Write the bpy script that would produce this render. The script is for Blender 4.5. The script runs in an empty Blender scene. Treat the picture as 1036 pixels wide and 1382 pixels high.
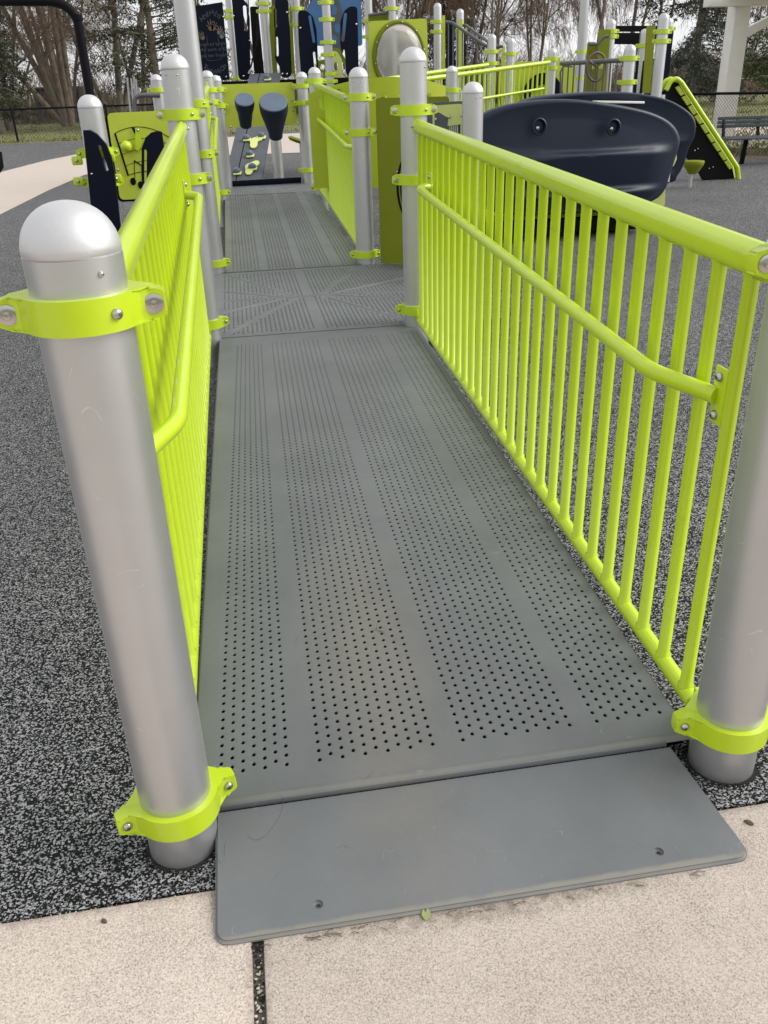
import bpy, bmesh, math, random
from mathutils import Vector, Matrix, noise
random.seed(7)
S = bpy.context.scene
COL = S.collection
PI = math.pi
CAM_LOC=(0.2217,-1.1889,1.2555)
CAM_R=(0.986118,-0.163209,-0.030568)
CAM_U=(0.100518,0.440227,0.892242)
CAM_F=(0.132166,0.882929,-0.450521)
CAM_LENS=39.5633

# ---------------- camera, world, sun, exposure ----------------
cd = bpy.data.cameras.new('camera'); cam = bpy.data.objects.new('camera', cd); COL.objects.link(cam)
r_, u_, f_ = Vector(CAM_R), Vector(CAM_U), Vector(CAM_F)
M = Matrix((r_, u_, -f_)).transposed().to_4x4(); M.translation = Vector(CAM_LOC)
cam.matrix_world = M
cd.sensor_fit = 'HORIZONTAL'; cd.sensor_width = 36; cd.lens = CAM_LENS
cd.clip_start = 0.02; cd.clip_end = 3000
S.camera = cam
SUN_DIR = Vector((0.80, -0.08, 0.60)).normalized()       # towards the brightest part of the cloud cover
w = bpy.data.worlds.new('World'); S.world = w; w.use_nodes = True
nt = w.node_tree; nt.nodes.clear()
out = nt.nodes.new('ShaderNodeOutputWorld'); bg = nt.nodes.new('ShaderNodeBackground')
sky = nt.nodes.new('ShaderNodeTexSky'); sky.sky_type = 'NISHITA'; sky.sun_disc = False
sky.sun_elevation = math.asin(SUN_DIR.z); sky.sun_rotation = math.atan2(SUN_DIR.x, SUN_DIR.y)
sky.air_density = 1.0; sky.dust_density = 3.0
hs = nt.nodes.new('ShaderNodeHueSaturation'); hs.inputs['Saturation'].default_value = 0.15
nt.links.new(sky.outputs[0], hs.inputs['Color'])
tc = nt.nodes.new('ShaderNodeTexCoord'); sep = nt.nodes.new('ShaderNodeSeparateXYZ')
nt.links.new(tc.outputs['Generated'], sep.inputs[0])
mr = nt.nodes.new('ShaderNodeMapRange'); mr.inputs['From Min'].default_value = 0; mr.inputs['From Max'].default_value = 1
mr.inputs['To Min'].default_value = 0; mr.inputs['To Max'].default_value = 1
nt.links.new(sep.outputs['Z'], mr.inputs['Value'])
ov = nt.nodes.new('ShaderNodeMixRGB'); ov.inputs[1].default_value = (11.6, 11.7, 11.9, 1); ov.inputs[2].default_value = (10.6, 10.7, 10.9, 1)
nt.links.new(mr.outputs[0], ov.inputs[0])
cn = nt.nodes.new('ShaderNodeTexNoise'); cn.inputs['Scale'].default_value = 2.2; cn.inputs['Detail'].default_value = 4
cm = nt.nodes.new('ShaderNodeMapRange'); cm.inputs['From Min'].default_value = .3; cm.inputs['From Max'].default_value = .7
cm.inputs['To Min'].default_value = .86; cm.inputs['To Max'].default_value = 1.1
nt.links.new(tc.outputs['Generated'], cn.inputs['Vector']); nt.links.new(cn.outputs['Fac'], cm.inputs['Value'])
mul = nt.nodes.new('ShaderNodeMixRGB'); mul.blend_type = 'MULTIPLY'; mul.inputs[0].default_value = 1
nt.links.new(ov.outputs[0], mul.inputs[1]); nt.links.new(cm.outputs[0], mul.inputs[2])
mx = nt.nodes.new('ShaderNodeMixRGB'); mx.inputs[0].default_value = 0.8
nt.links.new(hs.outputs[0], mx.inputs[1]); nt.links.new(mul.outputs[0], mx.inputs[2])
nt.links.new(mx.outputs[0], bg.inputs['Color']); bg.inputs['Strength'].default_value = 0.05
nt.links.new(bg.outputs[0], out.inputs[0])
sl = bpy.data.lights.new('sun', 'SUN'); sl.energy = 1.5; sl.angle = math.radians(42); sl.color = (1, .97, .92)
so = bpy.data.objects.new('sun', sl); COL.objects.link(so)
so.rotation_euler = SUN_DIR.to_track_quat('Z', 'Y').to_euler()
vs = S.view_settings; vs.view_transform = 'Standard'; vs.look = 'None'; vs.gamma = 1; vs.use_curve_mapping = False
vs.exposure = 1.0

# ---------------- materials ----------------
def new_mat(name):
    m = bpy.data.materials.new(name); m.use_nodes = True
    n = m.node_tree; return m, n, n.nodes['Principled BSDF']
def nd(n, t, **kw):
    x = n.nodes.new(t)
    for k, v in kw.items():
        if k in x.inputs: x.inputs[k].default_value = v
        else: setattr(x, k, v)
    return x
def coords(n, scale=1.0):
    t = nd(n, 'ShaderNodeTexCoord'); g = nd(n, 'ShaderNodeNewGeometry')
    mp = nd(n, 'ShaderNodeMapping'); mp.inputs['Scale'].default_value = (scale,)*3
    n.links.new(g.outputs['Position'], mp.inputs['Vector']); return mp.outputs[0]
def ramp(n, src, stops):
    r = nd(n, 'ShaderNodeValToRGB'); e = r.color_ramp.elements
    while len(e) > 1: e.remove(e[-1])
    e[0].position = stops[0][0]; e[0].color = (*stops[0][1], 1)
    for p, c in stops[1:]:
        q = e.new(p); q.color = (*c, 1)
    n.links.new(src, r.inputs[0]); return r.outputs[0]
def scratches(n, v, c, col, amt, scale=7.0, width=.006):
    a = nd(n, 'ShaderNodeTexNoise', Scale=scale, Detail=1.0, Roughness=.4, Distortion=1.2); n.links.new(v, a.inputs['Vector'])
    l = ramp(n, a.outputs[0], [(.5-width, (0, 0, 0)), (.5, (1, 1, 1)), (.5+width, (0, 0, 0))])
    b2 = nd(n, 'ShaderNodeTexNoise', Scale=scale*2.3, Detail=3.0); n.links.new(v, b2.inputs['Vector'])
    k = ramp(n, b2.outputs[0], [(.60, (0, 0, 0)), (.66, (amt,)*3)])
    mm = nd(n, 'ShaderNodeMixRGB', blend_type='MULTIPLY'); mm.inputs[0].default_value = 1; n.links.new(l, mm.inputs[1]); n.links.new(k, mm.inputs[2])
    o = nd(n, 'ShaderNodeMixRGB'); n.links.new(mm.outputs[0], o.inputs[0]); n.links.new(c, o.inputs[1]); o.inputs[2].default_value = (*col, 1); return o.outputs[0]
def paint(name, col, rough=.4, metal=0, var=.12, scale=6, bump=.02, bscale=300, coat=0, dirt=None, dirt_amt=.5, scratch=None):
    m, n, b = new_mat(name)
    v = coords(n)
    t = nd(n, 'ShaderNodeTexNoise', Scale=scale, Detail=6.0, Roughness=.6); n.links.new(v, t.inputs['Vector'])
    lo = tuple(c*(1-var) for c in col); hi = tuple(min(1, c*(1+var*.7)) for c in col)
    c = ramp(n, t.outputs[0], [(.3, lo), (.7, hi)])
    if dirt:
        t2 = nd(n, 'ShaderNodeTexNoise', Scale=scale*3.1, Detail=8.0, Roughness=.7); n.links.new(v, t2.inputs['Vector'])
        f = ramp(n, t2.outputs[0], [(.56, (0, 0, 0)), (.72, (dirt_amt,)*3)])
        mxx = nd(n, 'ShaderNodeMixRGB'); n.links.new(f, mxx.inputs[0]); n.links.new(c, mxx.inputs[1]); mxx.inputs[2].default_value = (*dirt, 1)
        c = mxx.outputs[0]
    if scratch: c = scratches(n, v, c, *scratch)
    n.links.new(c, b.inputs['Base Color'])
    b.inputs['Metallic'].default_value = metal
    r = nd(n, 'ShaderNodeMapRange'); r.inputs['To Min'].default_value = rough*.85; r.inputs['To Max'].default_value = rough*1.2
    n.links.new(t.outputs[0], r.inputs['Value']); n.links.new(r.outputs[0], b.inputs['Roughness'])
    if coat: b.inputs['Coat Weight'].default_value = coat; b.inputs['Coat Roughness'].default_value = .10
    if bump:
        tb = nd(n, 'ShaderNodeTexNoise', Scale=bscale, Detail=2.0); n.links.new(v, tb.inputs['Vector'])
        bm_ = nd(n, 'ShaderNodeBump', Strength=bump, Distance=.002); n.links.new(tb.outputs[0], bm_.inputs['Height'])
        n.links.new(bm_.outputs[0], b.inputs['Normal'])
    return m
LIME = (.50, .665, .008)
MT = {}
MT['lime'] = paint('lime powder coat', LIME, .33, var=.05, scale=3, bump=.06, bscale=420, coat=.5, dirt=(.34, .42, .02), dirt_amt=.35, scratch=((.36, .42, .05), .6, 12.0, .006))
MT['lime_board'] = paint('lime plastic board', (.50, .58, .055), .5, var=.06, bump=.15, bscale=700)
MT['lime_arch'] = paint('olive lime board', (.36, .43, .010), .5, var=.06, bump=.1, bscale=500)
MT['pale_lime'] = paint('pale lime plastic', (.62, .68, .22), .5, var=.05, bump=.1, bscale=700)
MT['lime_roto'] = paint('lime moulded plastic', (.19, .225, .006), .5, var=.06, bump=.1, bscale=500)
MT['silver'] = paint('silver powder coat', (.54, .54, .552), .40, metal=.80, var=.03, scale=9, bump=.08, bscale=900, dirt=(.46, .45, .43), dirt_amt=.16, scratch=((.85, .84, .82), .8, 9.0, .005))
MT['cap'] = paint('cast aluminium cap', (.62, .62, .63), .52, metal=.65, var=.04, bump=.10, bscale=160, dirt=(.52, .51, .50), dirt_amt=.3, scratch=((.9, .9, .9), .7, 22.0, .010))
MT['steel'] = paint('stainless bolt', (.50, .49, .48), .22, metal=1, var=.1, scale=40)
MT['steel_dark'] = paint('bolt socket', (.05, .05, .05), .5)
MT['navy'] = paint('navy moulded plastic', (.007, .014, .034), .42, var=.12, scale=3, bump=.15, bscale=400)
MT['navy_board'] = paint('navy plastic board', (.003, .005, .016), .4, var=.1, bump=.1, bscale=600)
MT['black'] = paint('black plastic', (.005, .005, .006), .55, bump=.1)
MT['blackmetal'] = paint('black coated steel', (.008, .008, .011), .5)
MT['blackmetal'].node_tree.nodes['Principled BSDF'].inputs['Specular IOR Level'].default_value = .08
MT['blue'] = paint('blue plastic', (.05, .15, .33), .5)
MT['grey_board'] = paint('grey plastic board', (.09, .10, .115), .5)
MT['grey_pipe'] = paint('grey coated pipe', (.11, .115, .12), .38)
MT['drum_head'] = paint('drum head', (.10, .135, .19), .55)
MT['brown_ring'] = paint('brown plastic wheel', (.14, .10, .075), .5)
MT['white'] = paint('white painted steel', (.86, .84, .82), .4, var=.04)
MT['line_black'] = paint('routed black', (.008, .008, .008), .6)
MT['text'] = paint('engraved text grey', (.075, .085, .10), .6)
MT['tan'] = paint('handprint tan', (.12, .085, .05), .6); MT['handgrey'] = paint('handprint grey', (.16, .16, .15), .6)
MT['leaf'] = paint('fallen leaf green', (.28, .31, .12), .6)
MT['leaf_brown'] = paint('dead leaf brown', (.10, .075, .045), .8)
MT['bark'] = paint('bark', (.21, .172, .138), .9, var=.35, scale=4, bump=.6, bscale=30)
MT['twig'] = paint('twigs', (.19, .15, .115), .9, var=.3, scale=2)
MT['twig_red'] = paint('reddish twigs', (.24, .165, .12), .9, var=.3, scale=2)
MT['needle'] = paint('needles', (.042, .050, .024), .8, var=.5, scale=1.2)
MT['needle_blue'] = paint('blue spruce needles', (.075, .09, .075), .8, var=.45, scale=1.5)
MT['needle_green'] = paint('cedar foliage', (.05, .07, .018), .8, var=.4, scale=2)
MT['shed'] = paint('dark blue shed', (.05, .06, .09), .7)
MT['wire'] = paint('black vinyl wire', (.015, .014, .013), .5)
MT['galv'] = paint('galvanised wire', (.42, .42, .42), .5, metal=.4)
MT['pebble'] = paint('pale pebble', (.5, .47, .42), .7, var=.4, scale=90)
MT['pebble_dark'] = paint('dark pebble', (.03, .028, .025), .8, var=.4, scale=90)

for k_, sp_v in (('navy_board', .12), ('black', .1), ('line_black', .05), ('grey_board', .25), ('text', .1), ('navy', .42), ('lime_board', .35), ('lime_roto', .3), ('pebble_dark', .1), ('shed', .1), ('grey_pipe', .3)):
    MT[k_].node_tree.nodes['Principled BSDF'].inputs['Specular IOR Level'].default_value = sp_v
def rubber():
    m, n, b = new_mat('speckled rubber safety surface')
    v = coords(n)
    dn = nd(n, 'ShaderNodeTexNoise', Scale=420.0, Detail=2.0); n.links.new(v, dn.inputs['Vector'])
    vm = nd(n, 'ShaderNodeVectorMath', operation='MULTIPLY_ADD'); n.links.new(dn.outputs['Color'], vm.inputs[0]); vm.inputs[1].default_value = (.0035, .0035, .0035); n.links.new(v, vm.inputs[2])
    vo = nd(n, 'ShaderNodeTexVoronoi', Scale=310.0); n.links.new(vm.outputs[0], vo.inputs['Vector'])
    sp = nd(n, 'ShaderNodeSeparateColor'); n.links.new(vo.outputs['Color'], sp.inputs[0])
    big = nd(n, 'ShaderNodeTexNoise', Scale=1.3, Detail=3.0); n.links.new(v, big.inputs['Vector'])
    ad = nd(n, 'ShaderNodeMath', operation='MULTIPLY_ADD'); n.links.new(big.outputs[0], ad.inputs[0]); ad.inputs[1].default_value = .14; n.links.new(sp.outputs[0], ad.inputs[2])
    # granules: black rubber, charcoal and pale grey
    c = ramp(n, ad.outputs[0], [(.0, (.005, .005, .006)), (.65, (.012, .013, .015)), (.68, (.08, .08, .085)), (.76, (.21, .215, .22)), (1.0, (.43, .43, .43))])
    n.links.new(c, b.inputs['Base Color']); b.inputs['Roughness'].default_value = .62
    b.inputs['Specular IOR Level'].default_value = .12
    e = ramp(n, vo.outputs['Distance'], [(0, (1, 1, 1)), (.55, (.35,)*3), (.9, (0, 0, 0))])
    bp = nd(n, 'ShaderNodeBump', Strength=.7, Distance=.003); n.links.new(e, bp.inputs['Height']); n.links.new(bp.outputs[0], b.inputs['Normal'])
    return m
MT['rubber'] = rubber()
def concrete(name, lo, mid, hi):
    m, n, b = new_mat(name); v = coords(n)
    t1 = nd(n, 'ShaderNodeTexNoise', Scale=330.0, Detail=6.0, Roughness=.85); n.links.new(v, t1.inputs['Vector'])
    t2 = nd(n, 'ShaderNodeTexNoise', Scale=6.0, Detail=6.0, Roughness=.65); n.links.new(v, t2.inputs['Vector'])
    a = nd(n, 'ShaderNodeMath', operation='MULTIPLY_ADD'); n.links.new(t2.outputs[0], a.inputs[0]); a.inputs[1].default_value = .12
    s_ = nd(n, 'ShaderNodeMath', operation='ADD'); n.links.new(t1.outputs[0], a.inputs[2]); n.links.new(a.outputs[0], s_.inputs[0]); s_.inputs[1].default_value = -.06
    c = ramp(n, s_.outputs[0], [(.37, lo), (.47, mid), (.61, hi)])
    # small dark pits and grains
    vo = nd(n, 'ShaderNodeTexVoronoi', Scale=55.0); n.links.new(v, vo.inputs['Vector'])
    f = ramp(n, vo.outputs['Distance'], [(.0, (.65,)*3), (.055, (.5,)*3), (.09, (0, 0, 0))])
    rnd = nd(n, 'ShaderNodeSeparateColor'); n.links.new(vo.outputs['Color'], rnd.inputs[0])
    g = ramp(n, rnd.outputs[0], [(.0, (0, 0, 0)), (.90, (0, 0, 0)), (.92, (1, 1, 1))])
    mm = nd(n, 'ShaderNodeMixRGB', blend_type='MULTIPLY'); mm.inputs[0].default_value = 1; n.links.new(f, mm.inputs[1]); n.links.new(g, mm.inputs[2])
    mxx = nd(n, 'ShaderNodeMixRGB'); n.links.new(mm.outputs[0], mxx.inputs[0]); n.links.new(c, mxx.inputs[1]); mxx.inputs[2].default_value = (.09, .08, .07, 1)
    sxy = nd(n, 'ShaderNodeSeparateXYZ'); n.links.new(v, sxy.inputs[0])
    def hat(src, c0, wd):
        a_ = nd(n, 'ShaderNodeMath', operation='SUBTRACT'); n.links.new(src, a_.inputs[0]); a_.inputs[1].default_value = c0
        q_ = nd(n, 'ShaderNodeMath', operation='ABSOLUTE'); n.links.new(a_.outputs[0], q_.inputs[0])
        r_2 = nd(n, 'ShaderNodeMapRange'); r_2.inputs['From Max'].default_value = wd; r_2.inputs['To Min'].default_value = 1; r_2.inputs['To Max'].default_value = 0
        n.links.new(q_.outputs[0], r_2.inputs['Value']); return r_2.outputs[0]
    nn_ = nd(n, 'ShaderNodeTexNoise', Scale=38.0, Detail=6.0, Roughness=.75); n.links.new(v, nn_.inputs['Vector'])
    col_ = mxx.outputs[0]
    for y0_, wy, x0_, wx, am in ((-.238, .055, .54, .60, .75), (-.6, 1.3, .128, .035, .6), (-.118, .03, .4, 6.0, .5)):
        m1 = nd(n, 'ShaderNodeMath', operation='MULTIPLY'); n.links.new(hat(sxy.outputs[1], y0_, wy), m1.inputs[0]); n.links.new(hat(sxy.outputs[0], x0_, wx), m1.inputs[1])
        pw = nd(n, 'ShaderNodeMath', operation='POWER'); n.links.new(m1.outputs[0], pw.inputs[0]); pw.inputs[1].default_value = .6
        m3 = nd(n, 'ShaderNodeMath', operation='MULTIPLY'); n.links.new(pw.outputs[0], m3.inputs[0]); n.links.new(nn_.outputs[0], m3.inputs[1])
        fk = ramp(n, m3.outputs[0], [(.22, (0, 0, 0)), (.52, (am,)*3)])
        o = nd(n, 'ShaderNodeMixRGB'); n.links.new(fk, o.inputs[0]); n.links.new(col_, o.inputs[1]); o.inputs[2].default_value = (.14, .115, .09, 1); col_ = o.outputs[0]
    col_ = scratches(n, v, col_, (.20, .17, .145), .45, 2.3, .0025)
    n.links.new(col_, b.inputs['Base Color']); b.inputs['Roughness'].default_value = .85
    bp = nd(n, 'ShaderNodeBump', Strength=.6, Distance=.0015); n.links.new(t1.outputs[0], bp.inputs['Height']); n.links.new(bp.outputs[0], b.inputs['Normal'])
    return m
MT['concrete'] = concrete('broomed beige concrete', (.16, .128, .11), (.49, .415, .362), (.70, .615, .55))
MT['path'] = concrete('pale path concrete', (.40, .34, .30), (.50, .43, .375), (.56, .49, .43))
MT['joint'] = concrete('joint dirt', (.03, .025, .02), (.10, .085, .065), (.26, .23, .19))
def plate_mat():
    m, n, b = new_mat('slate grey vinyl coated deck'); v = coords(n)
    t = nd(n, 'ShaderNodeTexNoise', Scale=2.5, Detail=7.0, Roughness=.6); n.links.new(v, t.inputs['Vector'])
    c = ramp(n, t.outputs[0], [(.3, (.120, .127, .135)), (.7, (.170, .178, .187))])
    # dried brown mud worn along the middle of the ramp
    sx = nd(n, 'ShaderNodeSeparateXYZ'); n.links.new(v, sx.inputs[0])
    def band(src, c0, wd):
        a = nd(n, 'ShaderNodeMath', operation='SUBTRACT'); n.links.new(src, a.inputs[0]); a.inputs[1].default_value = c0
        q = nd(n, 'ShaderNodeMath', operation='ABSOLUTE'); n.links.new(a.outputs[0], q.inputs[0])
        r = nd(n, 'ShaderNodeMapRange'); r.inputs['From Min'].default_value = 0; r.inputs['From Max'].default_value = wd; r.inputs['To Min'].default_value = 1; r.inputs['To Max'].default_value = 0
        n.links.new(q.outputs[0], r.inputs['Value']); return r.outputs[0]
    p = nd(n, 'ShaderNodeMath', operation='MULTIPLY'); n.links.new(band(sx.outputs[0], .43, .26), p.inputs[0]); n.links.new(band(sx.outputs[1], .42, 1.15), p.inputs[1])
    t3 = nd(n, 'ShaderNodeTexNoise', Scale=9.0, Detail=8.0, Roughness=.7); n.links.new(v, t3.inputs['Vector'])
    q2 = nd(n, 'ShaderNodeMath', operation='MULTIPLY'); n.links.new(p.outputs[0], q2.inputs[0]); n.links.new(t3.outputs[0], q2.inputs[1])
    f = ramp(n, q2.outputs[0], [(.12, (0, 0, 0)), (.40, (.55,)*3)])
    mxx = nd(n, 'ShaderNodeMixRGB'); n.links.new(f, mxx.inputs[0]); n.links.new(c, mxx.inputs[1]); mxx.inputs[2].default_value = (.225, .205, .180, 1)
    # scuffs: faint thin streaks
    wv = nd(n, 'ShaderNodeTexNoise', Scale=30.0, Detail=8.0, Roughness=.8, Distortion=2.0); n.links.new(v, wv.inputs['Vector'])
    g = ramp(n, wv.outputs[0], [(.485, (0, 0, 0)), (.5, (.22,)*3), (.515, (0, 0, 0))])
    m2 = nd(n, 'ShaderNodeMixRGB'); n.links.new(g, m2.inputs[0]); n.links.new(mxx.outputs[0], m2.inputs[1]); m2.inputs[2].default_value = (.10, .10, .10, 1)
    cc = scratches(n, v, m2.outputs[0], (.07, .07, .07), .85, 4.0, .004)
    cc = scratches(n, v, cc, (.30, .30, .29), .5, 11.0, .006)
    # dust rubbed along the front lip and settled beside the seam
    for y0_, w_, am in ((-.232, .018, .85), (.046, .016, .40)):
        mk = nd(n, 'ShaderNodeMath', operation='MULTIPLY'); n.links.new(band(sx.outputs[1], y0_, w_), mk.inputs[0]); n.links.new(t3.outputs[0], mk.inputs[1])
        fk = ramp(n, mk.outputs[0], [(.22, (0, 0, 0)), (.40, (am,)*3)])
        o = nd(n, 'ShaderNodeMixRGB'); n.links.new(fk, o.inputs[0]); n.links.new(cc, o.inputs[1]); o.inputs[2].default_value = (.235, .225, .20, 1); cc = o.outputs[0]
    n.links.new(cc, b.inputs['Base Color']); b.inputs['Specular IOR Level'].default_value = .3
    r = nd(n, 'ShaderNodeMapRange'); r.inputs['To Min'].default_value = .34; r.inputs['To Max'].default_value = .56
    n.links.new(t3.outputs[0], r.inputs['Value']); n.links.new(r.outputs[0], b.inputs['Roughness'])
    tb = nd(n, 'ShaderNodeTexNoise', Scale=160.0, Detail=4.0); n.links.new(v, tb.inputs['Vector'])
    bp = nd(n, 'ShaderNodeBump', Strength=.12, Distance=.002); n.links.new(tb.outputs[0], bp.inputs['Height']); n.links.new(bp.outputs[0], b.inputs['Normal'])
    return m
MT['plate'] = plate_mat()
def grass_mat():
    m, n, b = new_mat('early spring grass'); v = coords(n)
    t = nd(n, 'ShaderNodeTexNoise', Scale=1.4, Detail=8.0, Roughness=.75); n.links.new(v, t.inputs['Vector'])
    c = ramp(n, t.outputs[0], [(.32, (.14, .115, .06)), (.48, (.15, .155, .055)), (.66, (.21, .235, .075))])
    n.links.new(c, b.inputs['Base Color']); b.inputs['Roughness'].default_value = .9
    tb = nd(n, 'ShaderNodeTexNoise', Scale=12.0, Detail=8.0); n.links.new(v, tb.inputs['Vector'])
    bp = nd(n, 'ShaderNodeBump', Strength=.8, Distance=.05); n.links.new(tb.outputs[0], bp.inputs['Height']); n.links.new(bp.outputs[0], b.inputs['Normal'])
    return m
MT['grass'] = grass_mat()
MT['litter'] = paint('leaf litter', (.13, .10, .07), .95, var=.6, scale=3, bump=.8, bscale=20)
def glass():
    m, n, b = new_mat('scuffed clear bubble')
    b.inputs['Base Color'].default_value = (.55, .53, .50, 1); b.inputs['Roughness'].default_value = .12
    b.inputs['Transmission Weight'].default_value = .55; b.inputs['IOR'].default_value = 1.35
    return m
MT['bubble'] = glass()

# ---------------- helpers ----------------
def tag(o, label=None, cat=None, group=None, kind=None):
    if label: o['label'] = label
    if cat: o['category'] = cat
    if group: o['group'] = group
    if kind: o['kind'] = kind
    return o
ORG = {}
def thing(name, loc, label, cat, group=None):
    o = bpy.data.objects.new(name, None); COL.objects.link(o); o.location = loc; o.empty_display_size = .1
    ORG[o.name] = Vector(loc); return tag(o, label, cat, group)
def finish(me, mat, angle=35):
    me.materials.clear(); me.materials.append(MT[mat] if isinstance(mat, str) else mat)
    me.shade_smooth(); me.set_sharp_from_angle(angle=math.radians(angle))
def link(name, me, parent=None, loc=(0, 0, 0)):
    o = bpy.data.objects.new(name, me); COL.objects.link(o)
    if parent is not None: o.parent = parent
    o.location = loc
    ORG[o.name] = (ORG[parent.name] if parent is not None else Vector((0, 0, 0))) + Vector(loc)
    return o
class MB:
    """collects world-space geometry for ONE mesh object"""
    def __init__(s): s.v = []; s.f = []
    def add(s, vs_, fs_):
        k = len(s.v); s.v += [tuple(p) for p in vs_]; s.f += [tuple(i+k for i in f) for f in fs_]; return s
    def from_bm(s, bm):
        bm.verts.index_update(); s.add([v.co[:] for v in bm.verts], [[v.index for v in f.verts] for f in bm.faces]); bm.free(); return s
    def box(s, c, d, bev=0, rot=None, seg=2):
        bm = bmesh.new(); bmesh.ops.create_cube(bm, size=1)
        for v in bm.verts: v.co = Vector((v.co.x*d[0], v.co.y*d[1], v.co.z*d[2]))
        if bev: bmesh.ops.bevel(bm, geom=bm.edges[:], offset=bev, segments=seg, affect='EDGES', profile=.5)
        R = rot.to_4x4() if rot is not None else Matrix.Identity(4)
        bmesh.ops.transform(bm, matrix=Matrix.Translation(c) @ R, verts=bm.verts); return s.from_bm(bm)
    def beam(s, a, b, wd, ht, bev=0, up=(0, 0, 1)):
        a, b = Vector(a), Vector(b); y = (b-a); L = y.length; y.normalize(); x = y.cross(Vector(up)).normalized(); z = x.cross(y)
        return s.box((a+b)/2, (wd, L, ht), bev, Matrix((x, y, z)).transposed())
    def lathe(s, prof, base=(0, 0, 0), axis=(0, 0, 1), n=24, scale=(1, 1)):
        ax = Vector(axis).normalized(); q = ax.to_track_quat('Z', 'Y').to_matrix(); b = Vector(base); vs_ = []; fs_ = []
        rings = []
        for r, z in prof:
            if r < 1e-6: rings.append([len(vs_)]); vs_.append(b+q@Vector((0, 0, z)))
            else:
                rings.append(list(range(len(vs_), len(vs_)+n)))
                vs_ += [b+q@Vector((r*math.cos(2*PI*i/n)*scale[0], r*math.sin(2*PI*i/n)*scale[1], z)) for i in range(n)]
        for A, B in zip(rings, rings[1:]):
            for i in range(n):
                j = (i+1) % n
                if len(A) == 1 and len(B) == 1: continue
                if len(A) == 1: fs_.append((A[0], B[i], B[j]))
                elif len(B) == 1: fs_.append((A[i], A[j], B[0]))
                else: fs_.append((A[i], A[j], B[j], B[i]))
        return s.add(vs_, fs_)
    def tube(s, pts, r, n=12, cap=True, closed=False):
        pts = [Vector(p) for p in pts]; N = len(pts); rr = r if isinstance(r, (list, tuple)) else [r]*N
        vs_ = []; fs_ = []; t0 = (pts[1]-pts[0]).normalized()
        up = Vector((0, 0, 1)) if abs(t0.z) < .9 else Vector((1, 0, 0)); x = t0.cross(up).normalized()
        for i, p in enumerate(pts):
            if closed: t = (pts[(i+1) % N]-pts[i-1]).normalized()
            else: t = ((pts[min(i+1, N-1)]-p).normalized()+(p-pts[max(i-1, 0)]).normalized()).normalized()
            x = (x-t*x.dot(t)).normalized(); y = t.cross(x)
            vs_ += [p+(x*math.cos(2*PI*k/n)+y*math.sin(2*PI*k/n))*rr[i] for k in range(n)]
        for i in range(N if closed else N-1):
            j = (i+1) % N
            for k in range(n):
                l = (k+1) % n; fs_.append((i*n+k, i*n+l, j*n+l, j*n+k))
        if cap and not closed: fs_.append(tuple(range(n))[::-1]); fs_.append(tuple((N-1)*n+k for k in range(n)))
        return s.add(vs_, fs_)
    def panel(s, outer, holes=(), thick=(0, .015, 0), bev=0):
        bm = bmesh.new(); es = []
        for loop in [outer]+list(holes):
            vv = [bm.verts.new(p) for p in loop]
            es += [bm.edges.new((vv[i], vv[(i+1) % len(vv)])) for i in range(len(vv))]
        bmesh.ops.triangle_fill(bm, edges=es, use_beauty=True, use_dissolve=False)
        fr = bm.faces[:]
        ret = bmesh.ops.extrude_face_region(bm, geom=fr)
        nv = [g for g in ret['geom'] if isinstance(g, bmesh.types.BMVert)]
        bmesh.ops.translate(bm, vec=Vector(thick), verts=nv)
        bmesh.ops.recalc_face_normals(bm, faces=bm.faces[:])
        return s.from_bm(bm)
    def build(s, name, mat, parent=None, angle=35, **kw):
        o = ORG[parent.name] if parent is not None else Vector((0, 0, 0))
        me = bpy.data.meshes.new(name); me.from_pydata([tuple(Vector(p)-o) for p in s.v], [], s.f); me.update()
        finish(me, mat, angle); ob = link(name, me, parent); return tag(ob, **kw) if kw else ob
def struct(name, mb, mat, parent=None, angle=35): return mb.build(name, mat, parent, angle, **({} if parent else {'kind': 'structure'}))
def arc_pts(a, b, c, r, n=6):
    """rounds corner b between a and c"""
    a, b, c = Vector(a), Vector(b), Vector(c); u = (a-b).normalized(); v = (c-b).normalized()
    ang = u.angle(v); d = min(r/math.tan(ang/2), .49*(a-b).length, .49*(c-b).length)
    p, q = b+u*d, b+v*d
    return [(p*(1-t)**2+b*2*t*(1-t)+q*t*t) for t in [i/n for i in range(n+1)]]
def rpoly(pts, r, n=5):
    o = []
    for i in range(len(pts)): o += arc_pts(pts[i-1], pts[i], pts[(i+1) % len(pts)], r, n)
    return o
def rpath(pts, r, n=6):
    o = [Vector(pts[0])]
    for i in range(1, len(pts)-1): o += arc_pts(pts[i-1], pts[i], pts[i+1], r, n)
    return o+[Vector(pts[-1])]
def stadium(c, hw, hl, ang=0, n=8, y=None):
    """slot outline in the xz plane"""
    o = []
    for k in range(2*n):
        a = PI*k/(n-.0)+(0 if k < n else 0)
        x = hw*math.cos(a); z = hw*math.sin(a)+(hl if math.sin(a) >= 0 and k < n else -hl)
        o.append(Vector((c[0]+x*math.cos(ang)-z*math.sin(ang), c[1] if y is None else y, c[2]+x*math.sin(ang)+z*math.cos(ang))))
    return o
def circle_xz(c, r, n=20, rz=None): return [Vector((c[0]+r*math.cos(2*PI*k/n), c[1], c[2]+(rz or r)*math.sin(2*PI*k/n))) for k in range(n)]
def bolt(parent, p, axis, r=.006, name='bolt'):
    m = MB(); m.lathe([(r, 0), (r, r*.35), (r*.8, r*.75), (r*.42, r*.95), (r*.40, r*.5), (0, r*.5)], p, axis, 12)
    return m.build(name, 'steel', parent, 60)

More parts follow.
